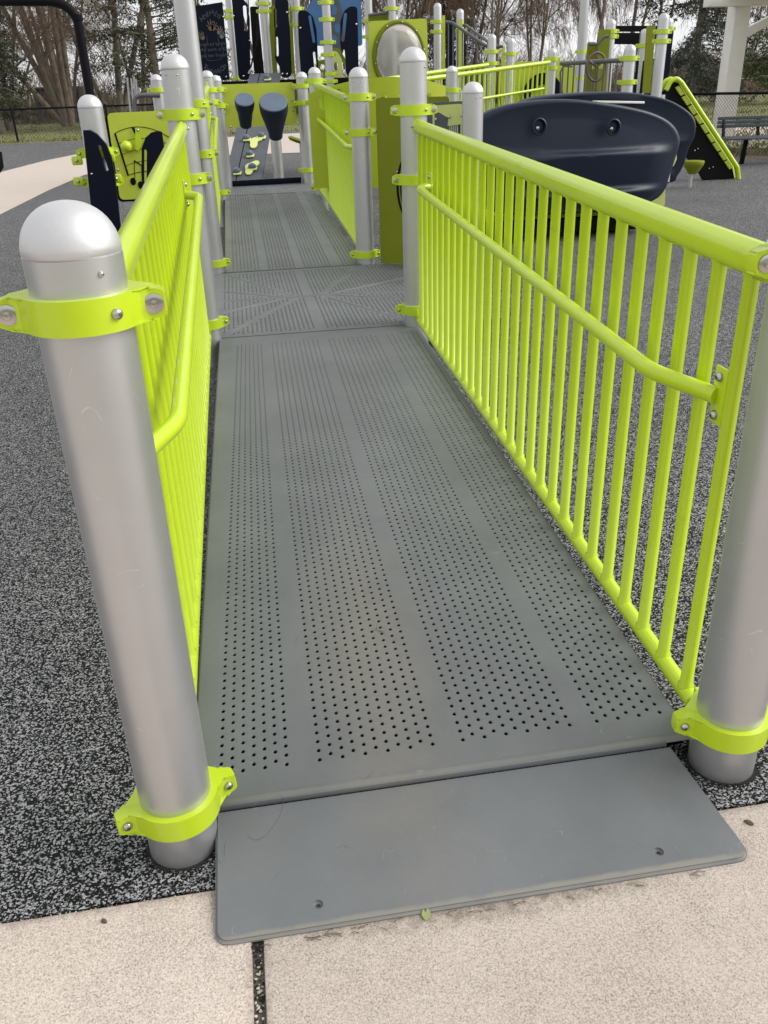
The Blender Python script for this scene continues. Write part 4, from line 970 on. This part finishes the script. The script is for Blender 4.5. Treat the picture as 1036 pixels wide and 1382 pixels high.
board(tw, [(1.226,13.200,2.307), (1.270,13.200,2.306), (1.246,13.200,1.448), (1.191,13.200,1.459)], 'lime_roto', name='lime_edge_board')
board(tw, [(1.308,12.600,2.243), (1.412,12.600,2.241), (1.512,12.600,2.166), (1.553,12.600,2.001), (1.552,12.600,1.817), (1.544,12.600,1.382), (1.295,12.600,1.370), (1.286,12.600,1.823)], 'navy_board', [quad_slot((1.506,12.600,1.855), (1.469,12.600,2.158), .02), quad_slot((1.507,12.600,1.479), (1.501,12.600,1.706), .018)], name='leaf_board', r=.1)
board(tw, [(2.068,12.000,2.228), (2.062,12.000,1.868), (2.049,12.000,1.351), (1.902,12.000,1.355), (1.840,12.000,1.559), (1.811,12.000,1.785), (1.825,12.000,2.050), (1.883,12.000,2.179), (1.966,12.000,2.230)], 'navy_board', [quad_slot((1.849,12.000,1.837), (1.901,12.000,2.135), .022), quad_slot((1.857,12.000,1.494), (1.852,12.000,1.703), .018)], name='leaf_board', r=.1)
board(tw, [(1.662,15.500,2.448), (1.828,15.500,2.640), (2.628,15.500,2.626), (2.622,15.500,1.893), (1.701,15.500,1.915)], 'blue', name='blue_roof_board', th=.05, r=.05)
board(tw, [(2.017,14.600,2.581), (2.112,14.600,2.559), (2.186,14.600,2.362), (2.196,14.600,1.866), (2.152,14.600,1.727), (1.984,14.600,1.807)], 'grey_board', [circle_xz((2.042,14.600,2.380), .055, 14, .075), circle_xz((2.094,14.600,2.123), .05, 14, .07), circle_xz((2.035,14.600,1.955), .05, 14, .07)], name='grey_holed_board', r=.05)
board(tw, [(1.850,13.400,1.765), (1.928,13.400,1.743), (1.991,13.400,1.642), (1.992,13.400,1.440), (2.079,13.400,1.335), (1.823,13.400,1.302)], 'pale_lime', [circle_xz((1.900,13.400,1.543), .035, 14, .06)], name='lime_holed_board', r=.04)
board(tw, [(1.898,13.600,1.811), (1.988,13.600,1.789), (2.073,13.600,1.645), (2.088,13.600,1.481), (2.025,13.600,1.606), (1.893,13.600,1.731)], 'lime_roto', name='lime_arch_edge', r=.02)
board(tw, [(1.616,13.300,1.628), (1.741,13.300,1.645), (1.730,13.300,1.466), (1.616,13.300,1.459)], 'lime_roto', [circle_xz((1.678,13.300,1.537), .04, 12)], name='lime_small_board', r=.02)
for (a, b) in (((1.572,12.300,1.434), (1.721,12.300,1.439)),):
    m = MB(); m.beam(a, b, .3, .05, .004); m.build('deck_step', 'grey_board', tw)
m = MB(); m.box((1.25, 13.9, (1.267,13.300,1.338)[2]), (2.3, 1.2, .10), .005); m.build('tower_deck', 'black', tw)
for a, b, r_1 in (((0.733,14.000,1.876), (0.831,14.000,2.530), .012), ((0.605,13.800,1.567), (0.793,13.800,2.085), .012)):
    m = MB(); m.tube([a, b], r_1, 8); m.build('cable', 'blackmetal', tw)
m = MB(); m.tube(curve3((0.571,13.700,1.485), (0.602,13.700,1.565), (0.642,13.700,1.503)), .02, 8); m.build('hook_pipe', 'galv', tw)
for p in ((0.304,13.800,1.432), (0.419,13.800,2.270), (0.631,13.800,1.940), (0.485,13.800,1.458), (1.028,12.700,1.456), (1.093,12.700,1.454), (1.156,12.700,2.226), (1.315,12.500,2.019), (2.029,11.900,2.013)): bolt(tw, p, (0, -1, 0), .014)

# engraved sign on the tower
sg = thing('engraved_sign', (-.1, 12.4, 1.9), 'dark navy sign with faint engraved words and handprints, left end of the tower', 'sign')
s00, s10, s11, s01 = (-0.146,12.600,1.393), (0.264,12.600,1.400), (0.270,12.600,2.360), (-0.110,12.600,2.314)
m = MB(); m.panel([s00, s10, s11, s01], (), (0, .02, 0)); m.build('board', 'navy_board', sg)
def on_sg(u, v): return Vector(s00).lerp(Vector(s10), u).lerp(Vector(s01).lerp(Vector(s11), u), v)
su = (Vector(s10)-Vector(s00)); sv = (Vector(s01)-Vector(s00))
def sign_text(txt, u, v, h, mat='text', ang=0, name='lettering'):
    cu = bpy.data.curves.new(name, 'FONT'); cu.body = txt; cu.size = h; cu.align_x = 'CENTER'; cu.align_y = 'CENTER'; cu.extrude = .0015
    o = bpy.data.objects.new('tmp', cu); COL.objects.link(o); bpy.context.view_layer.update()
    me = bpy.data.meshes.new_from_object(o); bpy.data.objects.remove(o)
    X, Y_ = su.normalized(), sv.normalized(); c = on_sg(u, v)+Vector((0, -.004, 0)); ca, sa = math.cos(ang), math.sin(ang)
    for vtx in me.vertices:
        p = vtx.co; a, b = p.x*ca-p.y*sa, p.x*sa+p.y*ca; vtx.co = c+X*a+Y_*b+Vector((0, -p.z, 0))-ORG[sg.name]
    me.materials.append(MT[mat]); return link(name, me, sg)
def arc_text(txt, cv, rad_u, rise, h, up=True):
    n = len(txt)
    for i, ch_ in enumerate(txt):
        if ch_ == ' ': continue
        t = (i-(n-1)/2)/((n-1)/2); u = .53+rad_u*t; v = cv-rise*t*t if up else cv+rise*t*t
        sign_text(ch_, u, v, h, ang=(-.62*t if up else .62*t), name='letter')
arc_text('Hand in Hand', .885, .30, .055, .10)
arc_text('Together We Can', .115, .34, .075, .095, False)
sign_text('Inspired by the', .53, .485, .065); sign_text('playful spirit of Katie', .53, .415, .062); sign_text('and her friends', .53, .335, .065)
def handprint(u, v, s_, mat, ang):
    m = MB(); X, Z = su.normalized(), sv.normalized(); c = on_sg(u, v)+Vector((0, -.003, 0))
    def P2(a, b): ca, sa = math.cos(ang), math.sin(ang); return c+X*(a*ca-b*sa)*s_+Z*(a*sa+b*ca)*s_
    pl = [P2(.5*math.cos(2*PI*k/12), .5*math.sin(2*PI*k/12)) for k in range(12)]; m.panel(pl, (), (0, -.0015, 0))
    for k, (fa, L_) in enumerate(((1.15, .9), (.55, 1.2), (0.08, 1.3), (-.38, 1.2), (-.8, 1.0))):
        d = Vector((math.sin(-fa), math.cos(fa))); q = Vector((-d.y, d.x)); b0 = d*.35; b1 = d*L_
        m.panel([P2(*(b0+q*.10)), P2(*(b1+q*.07)), P2(*(b1-q*.07)), P2(*(b0-q*.10))], (), (0, -.0015, 0))
    m.build('handprint', mat, sg)
handprint(.50, .70, .075, 'tan', -.1); handprint(.60, .69, .065, 'tan', -.3); handprint(.18, .585, .065, 'tan', .5); handprint(.78, .63, .06, 'handgrey', -.5); handprint(.86, .575, .06, 'handgrey', -.7)
gl = [on_sg(u, v)+Vector((0, -.002, 0)) for u, v in ((.33, .60), (.34, .52), (.24, .44), (.21, .36), (.26, .29), (.4, .27), (.66, .27), (.80, .29), (.86, .36), (.84, .44), (.72, .52), (.72, .60))]
m = MB(); m.tube(gl, .0025, 5); m.build('guitar_outline', 'text', sg)
for p in ((0.122,12.580,1.442), (0.216,12.580,1.439), (0.259,12.580,2.181)): bolt(sg, p, (0, -1, 0), .012)
m = MB(); m.box((-.0, 12.9, (0.047,12.800,1.370)[2]-.06), (.75, .5, .12)); m.build('shelf', 'black', sg)

# ---------------- bubble window panel ----------------
bw = thing('bubble_panel', (2.7, 12, 1.6), 'lime green square panel with a round clear bubble window, centre background', 'play panel')
YB_ = 12.2
bc = Vector((2.668,12.200,1.616))
m = MB(); m.panel(rpoly([(2.243,12.200,2.063), (3.074,12.200,2.081), (3.089,12.200,1.102), (2.217,12.200,1.111)], .04, 4), [circle_xz(bc, .325, 32, .40)], (0, .03, 0)); m.build('board', 'lime_board', bw)
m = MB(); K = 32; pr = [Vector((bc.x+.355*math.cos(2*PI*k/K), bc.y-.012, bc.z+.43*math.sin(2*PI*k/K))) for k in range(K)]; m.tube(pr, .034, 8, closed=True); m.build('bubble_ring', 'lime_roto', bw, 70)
m = MB(); prof = [(.335*math.cos(PI/2*k/10), .22*math.sin(PI/2*k/10)) for k in range(10)]+[(0, .22)]; m.lathe(prof, bc, (0, -1, 0), 36, (1, 1.22)); m.build('bubble_dome', 'bubble', bw, 80)
for k in range(10):
    a = 2*PI*(k+.3)/10; bolt(bw, (bc.x+.355*math.cos(a), bc.y-.044, bc.z+.43*math.sin(a)), (0, -1, 0), .012)
rt = thing('rear_play_deck', (2.9, 13, 0), 'lime topped play deck with silver posts and a grey handrail, behind the bubble window', 'play tower')
tower_post(rt, (2.70, 12.9), 3.2, 0, ((2.694,12.900,2.257)[2],))
tower_post(rt, (3.40, 12.98), (3.387,12.980,2.325)[2], 0, ((3.386,12.980,2.079)[2], (3.386,12.980,1.954)[2]))
tower_post(rt, (3.92, 13.69), (3.900,13.690,2.293)[2], 0, ((3.867,13.690,1.992)[2],))
board(rt, [(2.368,13.000,2.205), (2.655,13.000,2.218), (2.652,13.000,2.095), (2.364,13.000,2.101)], 'lime_roto', name='lime_top_board')
m = MB(); m.tube([(2.352,12.900,2.180), (2.649,12.900,2.211)], .02, 8); m.build('grey_handrail', 'grey_pipe', rt)
board(rt, [(3.430,12.800,2.152), (3.474,12.800,2.151), (3.476,12.800,1.408), (3.430,12.800,1.409)], 'lime_board', name='lime_upright', r=.01)
board(rt, [(3.780,13.200,2.124), (3.838,13.200,2.122), (3.846,13.200,1.404), (3.787,13.200,1.406)], 'lime_board', name='lime_upright', r=.01)
board(rt, [(3.678,13.600,2.132), (3.808,13.600,2.129), (3.813,13.600,1.412), (3.680,13.600,1.416)], 'navy_board', name='navy_board')
board(rt, [(4.288,12.600,1.732), (4.334,12.600,1.731), (4.346,12.600,1.380), (4.300,12.600,1.381)], 'lime_board', name='lime_upright', r=.01)
def piperail(t, pts, r, name='grey_handrail', mat='grey_pipe', rr=.06):
    m = MB(); m.tube(rpath(pts, rr, 4), r, 8); return m.build(name, mat, t, 60)
piperail(rt, [(3.457,12.700,2.060), (3.557,12.700,2.048), (3.873,12.000,1.717), (3.949,12.000,1.715)], .022)
piperail(rt, [(3.817,13.300,2.041), (3.910,13.300,2.049), (4.049,12.600,1.805), (4.100,12.300,1.715), (4.211,12.300,1.712)], .022)
for k in range(8):
    a = Vector((3.479,12.700,2.050)).lerp(Vector((3.873,12.000,1.717)), (k+.3)/8); m = MB(); m.tube([a, a+Vector((0, 0, -.75))], .010, 6); m.build('baluster', 'grey_pipe', rt)
# lime railings climbing to the right, behind the boat
def far_rail(name, label, a, b, n, drop, posts_=(), mid=None):
    a, b = Vector(a), Vector(b); t = thing(name, tuple((a+b)/2), label, 'railing')
    m = MB(); m.tube([a, b], .026, 12); m.build('top_rail', 'lime', t, 60)
    m = MB(); m.tube([a-Vector((0, 0, drop)), b-Vector((0, 0, drop))], .02, 8); m.build('bottom_rail', 'lime', t, 60)
    if mid: m = MB(); m.tube([a.lerp(b, mid[0])-Vector((0, .05, mid[2])), a.lerp(b, mid[1])-Vector((0, .05, mid[2]))], .017, 8); m.build('handrail', 'lime', t, 60)
    for k in range(n):
        p = a.lerp(b, (k+.5)/n); m = MB(); m.tube([p, p-Vector((0, 0, drop))], .0135, 8); m.build('bar', 'lime', t, 60)
    for xy, H, cl in posts_: tower_post(t, xy, H, 0, cl)
    return t
far_rail('green_railing', 'lime green ramp railing rising to the right, directly behind the dark boat', (2.355,9.500,1.299), (4.476,11.000,1.466), 26, .80, (((4.541, 11.09), (4.528,11.090,1.637)[2], ((4.536,11.090,1.507)[2], (4.543,11.090,1.401)[2])),), (.05, .95, .30))
far_rail('green_railing', 'more distant lime green ramp railing whose end meets the taller domed post', (2.098,10.300,1.322), (3.800,11.600,1.469), 18, .85, (((3.873, 11.68), (3.865,11.680,1.847)[2], ((3.871,11.680,1.632)[2], (3.875,11.680,1.487)[2])), ((4.305, 12.21), (4.302,12.210,1.818)[2], ((4.310,12.210,1.612)[2],))))
lw = thing('lime_wheel_panel', (4.9, 12.6, 1), 'pale lime panel with a dark navy arch, seen through the green railing', 'play panel')
board(lw, [(4.314,12.700,1.521), (5.480,12.700,1.510), (5.544,12.700,0.814), (4.336,12.700,0.835)], 'lime_board', name='board')
m = MB(); K = 16; ce = Vector((4.958,12.600,1.000))
o1 = [ce+Vector((.33*math.cos(PI*k/K), 0, .36*math.sin(PI*k/K))) for k in range(K+1)]; o2 = [ce+Vector((.20*math.cos(PI*k/K), 0, .20*math.sin(PI*k/K))) for k in range(K, -1, -1)]
m.panel(o1+o2, (), (0, .03, 0)); m.build('navy_arch', 'navy_board', lw)
piperail(lw, [(5.363,12.500,1.429), (5.223,12.500,1.442), (5.182,12.500,1.355), (5.206,12.500,0.993)], .014, 'hoop')
# steering wheel rail on the right tower
gt = thing('wheel_railing', (4.9, 10, 1), 'grey pipe railing with a brown steering wheel, behind the dark boat', 'railing')
a, b = Vector((4.243,9.900,1.431)), Vector((4.444,8.400,1.422))
piperail(gt, [a, b], .024, 'top_rail')
for k in range(11):
    p = a.lerp(b, (k+.4)/11); m = MB(); m.tube([p, p-Vector((0, 0, .72))], .010, 6); m.build('baluster', 'grey_pipe', gt)
wc = Vector((4.344,9.150,1.372)); m = MB(); m.tube([Vector((wc.x+.112*math.cos(2*PI*k/28), wc.y-.12, wc.z+.142*math.sin(2*PI*k/28))) for k in range(28)], .014, 8, closed=True); wh = m.build('steering_wheel', 'brown_ring', gt, 70)
for k in range(3):
    an = PI/2+2*PI*k/3+PI; m = MB(); m.tube([wc+Vector((0, -.12, 0)), wc+Vector((.108*math.cos(an), -.12, .138*math.sin(an)))], .013, 6); m.build('spoke', 'brown_ring', wh)
m = MB(); m.box(wc+Vector((.04, -.10, 0)), (.165, .03, .05), .012); m.build('wheel_bracket', 'lime', gt)
tower_post(gt, (4.383, 8.244), (4.383,8.240,1.562)[2], 0, ((4.389,8.240,1.433)[2], (4.404,8.240,1.212)[2]))
tw2 = thing('play_tower', (5.4, 10.2, 0), 'smaller play tower with black crossbars and lime uprights, left of the spruce', 'play tower')
tower_post(tw2, (5.60, 10.60), (5.568,10.600,1.810)[2], 0, ((5.579,10.600,1.618)[2],))
tower_post(tw2, (5.087, 9.016), (5.080,9.016,1.885)[2], 0, ((5.081,9.016,1.702)[2], (5.084,9.016,1.607)[2]))
tower_post(tw2, (6.20, 11.2), (6.239,11.200,1.961)[2], 0, ((6.246,11.200,1.830)[2],))
tower_post(tw2, (5.05, 10.4), (4.924,10.400,1.918)[2], 0, ((4.927,10.400,1.780)[2], (4.932,10.400,1.723)[2]))
tower_post(tw2, (6.22, 14.39), 5.0, 0, ((6.268,14.390,1.671)[2], (6.274,14.390,1.266)[2]), .075)
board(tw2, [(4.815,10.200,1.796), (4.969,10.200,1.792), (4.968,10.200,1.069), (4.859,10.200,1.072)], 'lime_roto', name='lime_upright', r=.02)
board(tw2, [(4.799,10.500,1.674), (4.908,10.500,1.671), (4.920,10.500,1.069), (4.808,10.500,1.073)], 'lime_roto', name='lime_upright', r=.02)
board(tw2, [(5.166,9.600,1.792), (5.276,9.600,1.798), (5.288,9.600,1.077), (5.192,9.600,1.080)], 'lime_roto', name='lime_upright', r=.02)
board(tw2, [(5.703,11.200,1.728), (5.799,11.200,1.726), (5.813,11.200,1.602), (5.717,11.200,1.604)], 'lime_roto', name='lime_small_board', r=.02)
for (ya_, yb_) in ((35, 43), (44.5, 60)):
    board(tw2, [Vector((((5.164,10.800,1.864))[0], 10.8, lerp((5.164,10.800,1.864)[2], (5.184,10.800,1.653)[2], (ya_-35)/25))), Vector((((5.871,10.800,1.849))[0], 10.8, lerp((5.871,10.800,1.849)[2], (5.897,10.800,1.635)[2], (ya_-35)/25))), Vector((((5.871,10.800,1.849))[0], 10.8, lerp((5.871,10.800,1.849)[2], (5.897,10.800,1.635)[2], (yb_-35)/25))), Vector((((5.164,10.800,1.864))[0], 10.8, lerp((5.164,10.800,1.864)[2], (5.184,10.800,1.653)[2], (yb_-35)/25)))], 'black', name='black_crossbar', r=.01)
board(tw2, [(5.212,9.900,1.438), (5.241,9.900,1.437), (5.243,9.900,1.061), (5.214,9.900,1.062)], 'navy_board', name='navy_upright', r=.01)
board(tw2, [(5.299,9.900,1.435), (5.328,9.900,1.435), (5.322,9.900,1.059), (5.293,9.900,1.059)], 'navy_board', name='navy_upright', r=.01)
board(tw2, [(5.789,10.300,1.780), (5.851,10.300,1.763), (5.844,10.300,1.041), (5.782,10.300,1.043)], 'navy_board', name='navy_upright', r=.01)
piperail(tw2, [(4.654,10.100,1.635), (4.769,10.100,1.632), (4.848,10.100,1.710), (4.905,10.100,1.717)], .018)

# small round seat edge seen beyond the far deck
sd = thing('spinner_seat', (1.360,16.000,0.396)[:2]+(.0,), 'small dark lime disc seat right of the drums, over the pale path', 'stool')
c = Vector((1.334,15.000,0.457)); m = MB(); m.lathe([(0, -.05), (.13, -.04), (.17, 0), (.13, .03), (0, .035)], c, (.35, 0, 1), 20); m.build('seat', 'lime_roto', sd, 60)
m = MB(); m.lathe([(.02, 0), (.02, c.z)], (c.x+.05, c.y, 0), n=10); m.build('stem', 'silver', sd)

# fallen leaf and crumbs on the slab
lf = MB(); c = Vector((0.412,-0.242,0.000)); lf.add([(c.x-.003, c.y-.011, .004), (c.x+.006, c.y-.008, .007), (c.x+.008, c.y+.003, .006), (c.x+.004, c.y+.010, .010), (c.x, c.y+.004, .006), (c.x-.004, c.y+.009, .009), (c.x-.008, c.y+.001, .005), (c.x-.006, c.y-.006, .006)], [(0, 1, 2, 4), (4, 2, 3), (0, 4, 6, 7), (4, 5, 6)])
tag(lf.build('fallen_leaf', 'leaf'), 'small yellow green leaf on the concrete against the flap plate edge', 'leaf')
for q, (px, r_1) in enumerate((((-0.128,-0.151,0.000), .006), ((1.046,-0.161,0.000), .009))):
    m = MB(); c = Vector(px); K = 9
    m.lathe([(r_1*1.0, .002), (r_1*1.1, .004), (r_1*.6, .007), (0, .0065)], c, (.1, .1, 1), 7, (1, .6)); tag(m.build('dead_leaf_bit', 'leaf_brown'), ['tiny dark leaf scrap on the left concrete slab', 'dark leaf scrap on the concrete right of the flap plate'][q], 'leaf')
tw_ = MB()
for i in range(26):
    x = random.uniform(.10, .36) if i < 14 else random.uniform(.36, .95); y = -.243-random.uniform(0, .010); a = random.uniform(-.5, .5); L = random.uniform(.008, .030)
    tw_.tube([(x, y, .0035), (x+L*.5*math.cos(a), y+L*.5*math.sin(a), .006), (x+L*math.cos(a), y+L*math.sin(a), .003)], .0006, 4)
tag(tw_.build('dry_grass_bits', 'leaf_brown'), kind='stuff')
# loose rubber granules on the surface and concrete edge
gm = MB()
for i in range(2600):
    x = random.uniform(-.9, 1.6); y = random.uniform(-.115, .55) if i % 3 else random.gauss(-.118, .004)
    if 0.03 < x < 1.05 and y > -.24: continue
    s_ = random.uniform(.0012, .0028); c = Vector((x, y, s_*.5)); d = [Vector((random.uniform(-1, 1), random.uniform(-1, 1), random.uniform(-.6, 1)))*s_ for _ in range(4)]
    gm.add([c+q for q in d], [(0, 1, 2), (0, 3, 1), (1, 3, 2), (0, 2, 3)])
tag(gm.build('rubber_granules', 'rubber', None, 10), kind='stuff')

# ---------------- trees ----------------
def rnd_perp(d):
    v = Vector((random.gauss(0, 1), random.gauss(0, 1), random.gauss(0, 1))); v -= d*v.dot(d); return v.normalized()
def grow(trunk, crown, p, d, L, r, lvl, maxl, droop=0, spread=.7, kids=(3, 5), tw=.010):
    seg = 5 if lvl < 2 else 3; pts = [p.copy()]; rad = [r]; q = p.copy(); dd = d.copy()
    for i in range(seg):
        dd = (dd+rnd_perp(dd)*random.uniform(.05, .20)*(1 if lvl else .5)+Vector((0, 0, .06-droop*lvl*.35))).normalized(); q = q+dd*L/seg; pts.append(q.copy()); rad.append(max(tw*.5, r*(1-.6*(i+1)/seg)))
    (trunk if lvl <= 1 else crown).tube(pts, rad, 8 if lvl == 0 else (5 if lvl == 1 else 3), cap=False)
    if lvl >= maxl: return
    n = random.randint(*kids)+(1 if lvl >= 1 else 0)
    for i in range(n):
        t = random.uniform(.35 if lvl == 0 else .15, 1.0); k = min(seg-1, int(t*seg)); pp = pts[k].lerp(pts[k+1], t*seg-k)
        base = (pts[k+1]-pts[k]).normalized(); nd_ = (base+rnd_perp(base)*random.uniform(spread*.6, spread*1.3)).normalized()
        grow(trunk, crown, pp, nd_, L*random.uniform(.42, .68), rad[k]*random.uniform(.45, .65), lvl+1, maxl, droop, spread, kids, tw)
def bare_tree(x, y, label, stems, H, r, maxl=4, droop=0, spread=.7, kids=(4, 6), mat='twig', bark='bark', tw=.012, group=None):
    t = thing('bare_tree', (x, y, -.02), label, 'tree', group); T, Cn = MB(), MB()
    for (lean, az, f) in stems:
        d = Vector((math.sin(lean)*math.cos(az), math.sin(lean)*math.sin(az), math.cos(lean))); grow(T, Cn, Vector((x+.12*math.cos(az), y+.12*math.sin(az), -.1)), d, H*f, r*f, 0, maxl, droop, spread, kids, tw)
    T.build('trunk', bark, t, 60); Cn.build('crown', mat, t, 180); return t
def copy_tree(src, loc, rot, sc, label, group=None):
    o = src.copy(); COL.objects.link(o); o.location = loc; o.rotation_euler.z = rot; o.scale = (sc,)*3; o['label'] = label
    if group: o['group'] = group
    for ch_ in src.children:
        c = ch_.copy(); COL.objects.link(c); c.parent = o
    return o
big = bare_tree(-7.4, 45, 'large pale barked bare tree fanning into several leaning trunks, left background', [(.62, PI*.98, .85), (.42, PI*.96, .95), (.30, PI*1.0, 1.0), (.10, PI, 1.0), (.0, 0, 1.05), (.10, .3, .9)], 11, .17, 4, 0, .5, (3, 4))
t2 = bare_tree(-4.9, 43, 'bare tree with forked dark limbs just right of the fanning one, left background', [(.12, 0, 1), (.28, .2, .9), (.36, PI*.9, .7)], 11, .16, 4, 0, .6, (4, 5))
t3 = bare_tree(-4.2, 47, 'slim dark bare tree between the fanning tree and the pine', [(.05, 0, 1), (.15, 2.5, .9), (.14, 0, .9)], 12, .09, 4, 0, .6, (4, 5))
tq = bare_tree(-9.6, 42, 'bushy reddish brown bare tree at the left picture edge', [(.2, 0, .8), (.3, 2, .8), (.3, 4, .8), (.1, 1, 1), (.45, PI, .7), (.5, .5, .6)], 8, .13, 5, .15, .8, (3, 5), 'twig_red')
wl = bare_tree(13.6, 46, 'dense reddish brown bare tree with drooping twigs, centre right background', [(.15, 0, 1), (.25, 2.2, .9), (.25, 4.2, .9), (.1, 1, 1)], 9.5, .085, 5, .35, .75, (4, 5), 'twig_red')
sp_ = bare_tree(21.6, 48, 'open bare tree with thick dark limbs behind the wheel railing', [(.10, 0, 1), (.22, 2.8, .9), (.3, .3, .8)], 11.5, .13, 4, 0, .6, (4, 6))
grp = 'bare trees closing off the background'
specs = [(wl, 10.2, 52, 1.2, 1.15, 'brown bare tree behind the bubble window panel'), (wl, 18.6, 54, 2.6, 1.0, 'paler drooping bare tree right of the densest twig mass'), (t3, 6.2, 48, 3.4, 1.1, 'bare tree showing between the blue board and the bubble panel'),
         (t2, 2.6, 50, 1.0, 1.0, 'bare tree behind the navy tower boards'), (t3, 19.0, 46, .5, 1.05, 'thin bare tree beside the tall silver pole on the right'),
         (t3, 27.4, 56, 4.0, 1.2, 'slender bare tree just left of the spruce, farther back'), (wl, 33.2, 56, 4.4, 1.0, 'twiggy bare tree between the pavilion column and its brace'),
         (tq, -8.8, 54, 1.9, 1.1, 'low bushy bare tree behind the fanning trunks'), (t3, -1.5, 52, 5.2, .95, 'bare tree right of the dark pine'), (tq, 15.4, 58, 3.0, 1.2, 'bushy bare tree below the drooping twigs')]
for s_, x, y, rz, sc, lb_ in specs: copy_tree(s_, (x, y, -.02), rz, sc, lb_)
def conifer(name, x, y, label, H, Rb, n, mat, z0=1.0, gaps=.2, droop=.25, ls=.22, seedv=1, trunkr=.22, shape=1.0):
    random.seed(seedv); t = thing(name, (x, y, -.02), label, 'tree'); T, Cn = MB(), MB(); T.lathe([(trunkr, -.1), (trunkr*.8, H*.3), (trunkr*.45, H*.7), (.02, H)], (x, y, 0), n=9)
    for i in range(n):
        f = random.random()**.8; z = z0+(H-z0)*f; az = random.uniform(0, 2*PI); L = Rb*(1-f)**shape*random.uniform(.55, 1.1)+.25
        if noise.noise(Vector((math.cos(az)*1.3, math.sin(az)*1.3, z*.55+seedv*7))) > .32-gaps: continue
        d = Vector((math.cos(az), math.sin(az), 0)); a = Vector((x, y, z)); e = a+d*L+Vector((0, 0, -droop*L+random.uniform(-.1, .25)*L)); mid = a.lerp(e, .5)+Vector((0, 0, .08*L))
        T.tube([a, mid, e], [.03, .018, .006], 3, cap=False)
        for k in range(int(30+L*44)):
            u = random.uniform(.18, 1.0); c = a.lerp(mid, u*2) if u < .5 else mid.lerp(e, u*2-1)
            c = c+Vector((random.gauss(0, .09), random.gauss(0, .09), random.gauss(-.06, .07)))*(.6+L*.35); s1 = ls*random.uniform(.5, 1.2)
            v1 = (d*random.uniform(.2, 1)+rnd_perp(d)*.9).normalized()*s1; v2 = Vector((random.gauss(0, 1), random.gauss(0, 1), random.gauss(0, .6))).normalized()*s1*.17
            Cn.add([c-v2, c+v1*.5-v2*.3, c+v1, c+v2], [(0, 1, 2, 3)])
    T.build('trunk', 'bark', t, 60); Cn.build('crown', mat, t, 180); return t
conifer('pine_tree', -2.7, 40, 'dark ragged pine behind the short posts, left of the tall silver pole', 12, 3.6, 330, 'needle', 1.2, .10, .05, .20, 3, .17, .45)
conifer('pine_tree', -8.9, 38, 'dark evergreen half hidden by brown twigs at the left edge', 6.5, 1.7, 320, 'needle', .6, .15, .2, .18, 5, .15, .8)
conifer('pine_tree', 14.2, 58, 'dark evergreen behind the grey stair rails', 11, 3.0, 260, 'needle', 1.5, .1, .1, .25, 8, .2, .6)
conifer('spruce_tree', 23.2, 43, 'tall blue grey spruce with drooping boughs, left of the white column', 13, 4.0, 950, 'needle_blue', .7, .36, .38, .24, 11, .2, .75)
conifer('cedar_tree', 25.0, 38, 'dense round dark green cedar bush right of the white column', 5.2, 3.4, 420, 'needle_green', .3, .5, -.1, .20, 12, .2, .45)
random.seed(21)
def thicket(name, x0, x1, y0, y1, n, h0, h1, r, mat):
    m = MB()
    for i in range(n):
        x, y = random.uniform(x0, x1), random.uniform(y0, y1); h = random.uniform(h0, h1)*(.75+.5*noise.noise(Vector((x*.35, y*.2, 0))))
        a = Vector((x, y, 0)); m.tube([a, a+Vector((random.gauss(0, .12)*h, random.gauss(0, .1)*h, h*.55)), a+Vector((random.gauss(0, .28)*h, random.gauss(0, .2)*h, h))], [r, r*.7, r*.3], 3, cap=False)
    tag(m.build(name, mat, None, 180), kind='stuff')
thicket('brush_thicket', -22, 6, 50, 58, 2600, 1.2, 3.0, .018, 'twig')
thicket('brush_thicket', 5, 50, 58, 68, 6000, 1.6, 3.8, .024, 'twig_red')
thicket('distant_wood', -45, 90, 85, 100, 3600, 2.5, 6, .03, 'twig')
# rough grass tufts on the field
gm = MB()
for i in range(26000):
    y = 29.6+60*random.random()**2.2; x = random.uniform(-.42, .95)*y*.9
    if i % 2: y = random.uniform(13, 31); x = lerp(8.6, 5.4, (y-13)/18)+abs(random.gauss(0, 5))+.1
    h = random.uniform(.03, .09); a = random.uniform(0, PI); w_ = .012+.02*random.random(); dx, dy = math.cos(a)*w_, math.sin(a)*w_
    gm.add([(x-dx, y-dy, -.012), (x+dx, y+dy, -.012), (x+random.gauss(0, .03), y+random.gauss(0, .03), h)], [(0, 1, 2)])
tag(gm.build('grass_tufts', 'grass', None, 180), kind='stuff')
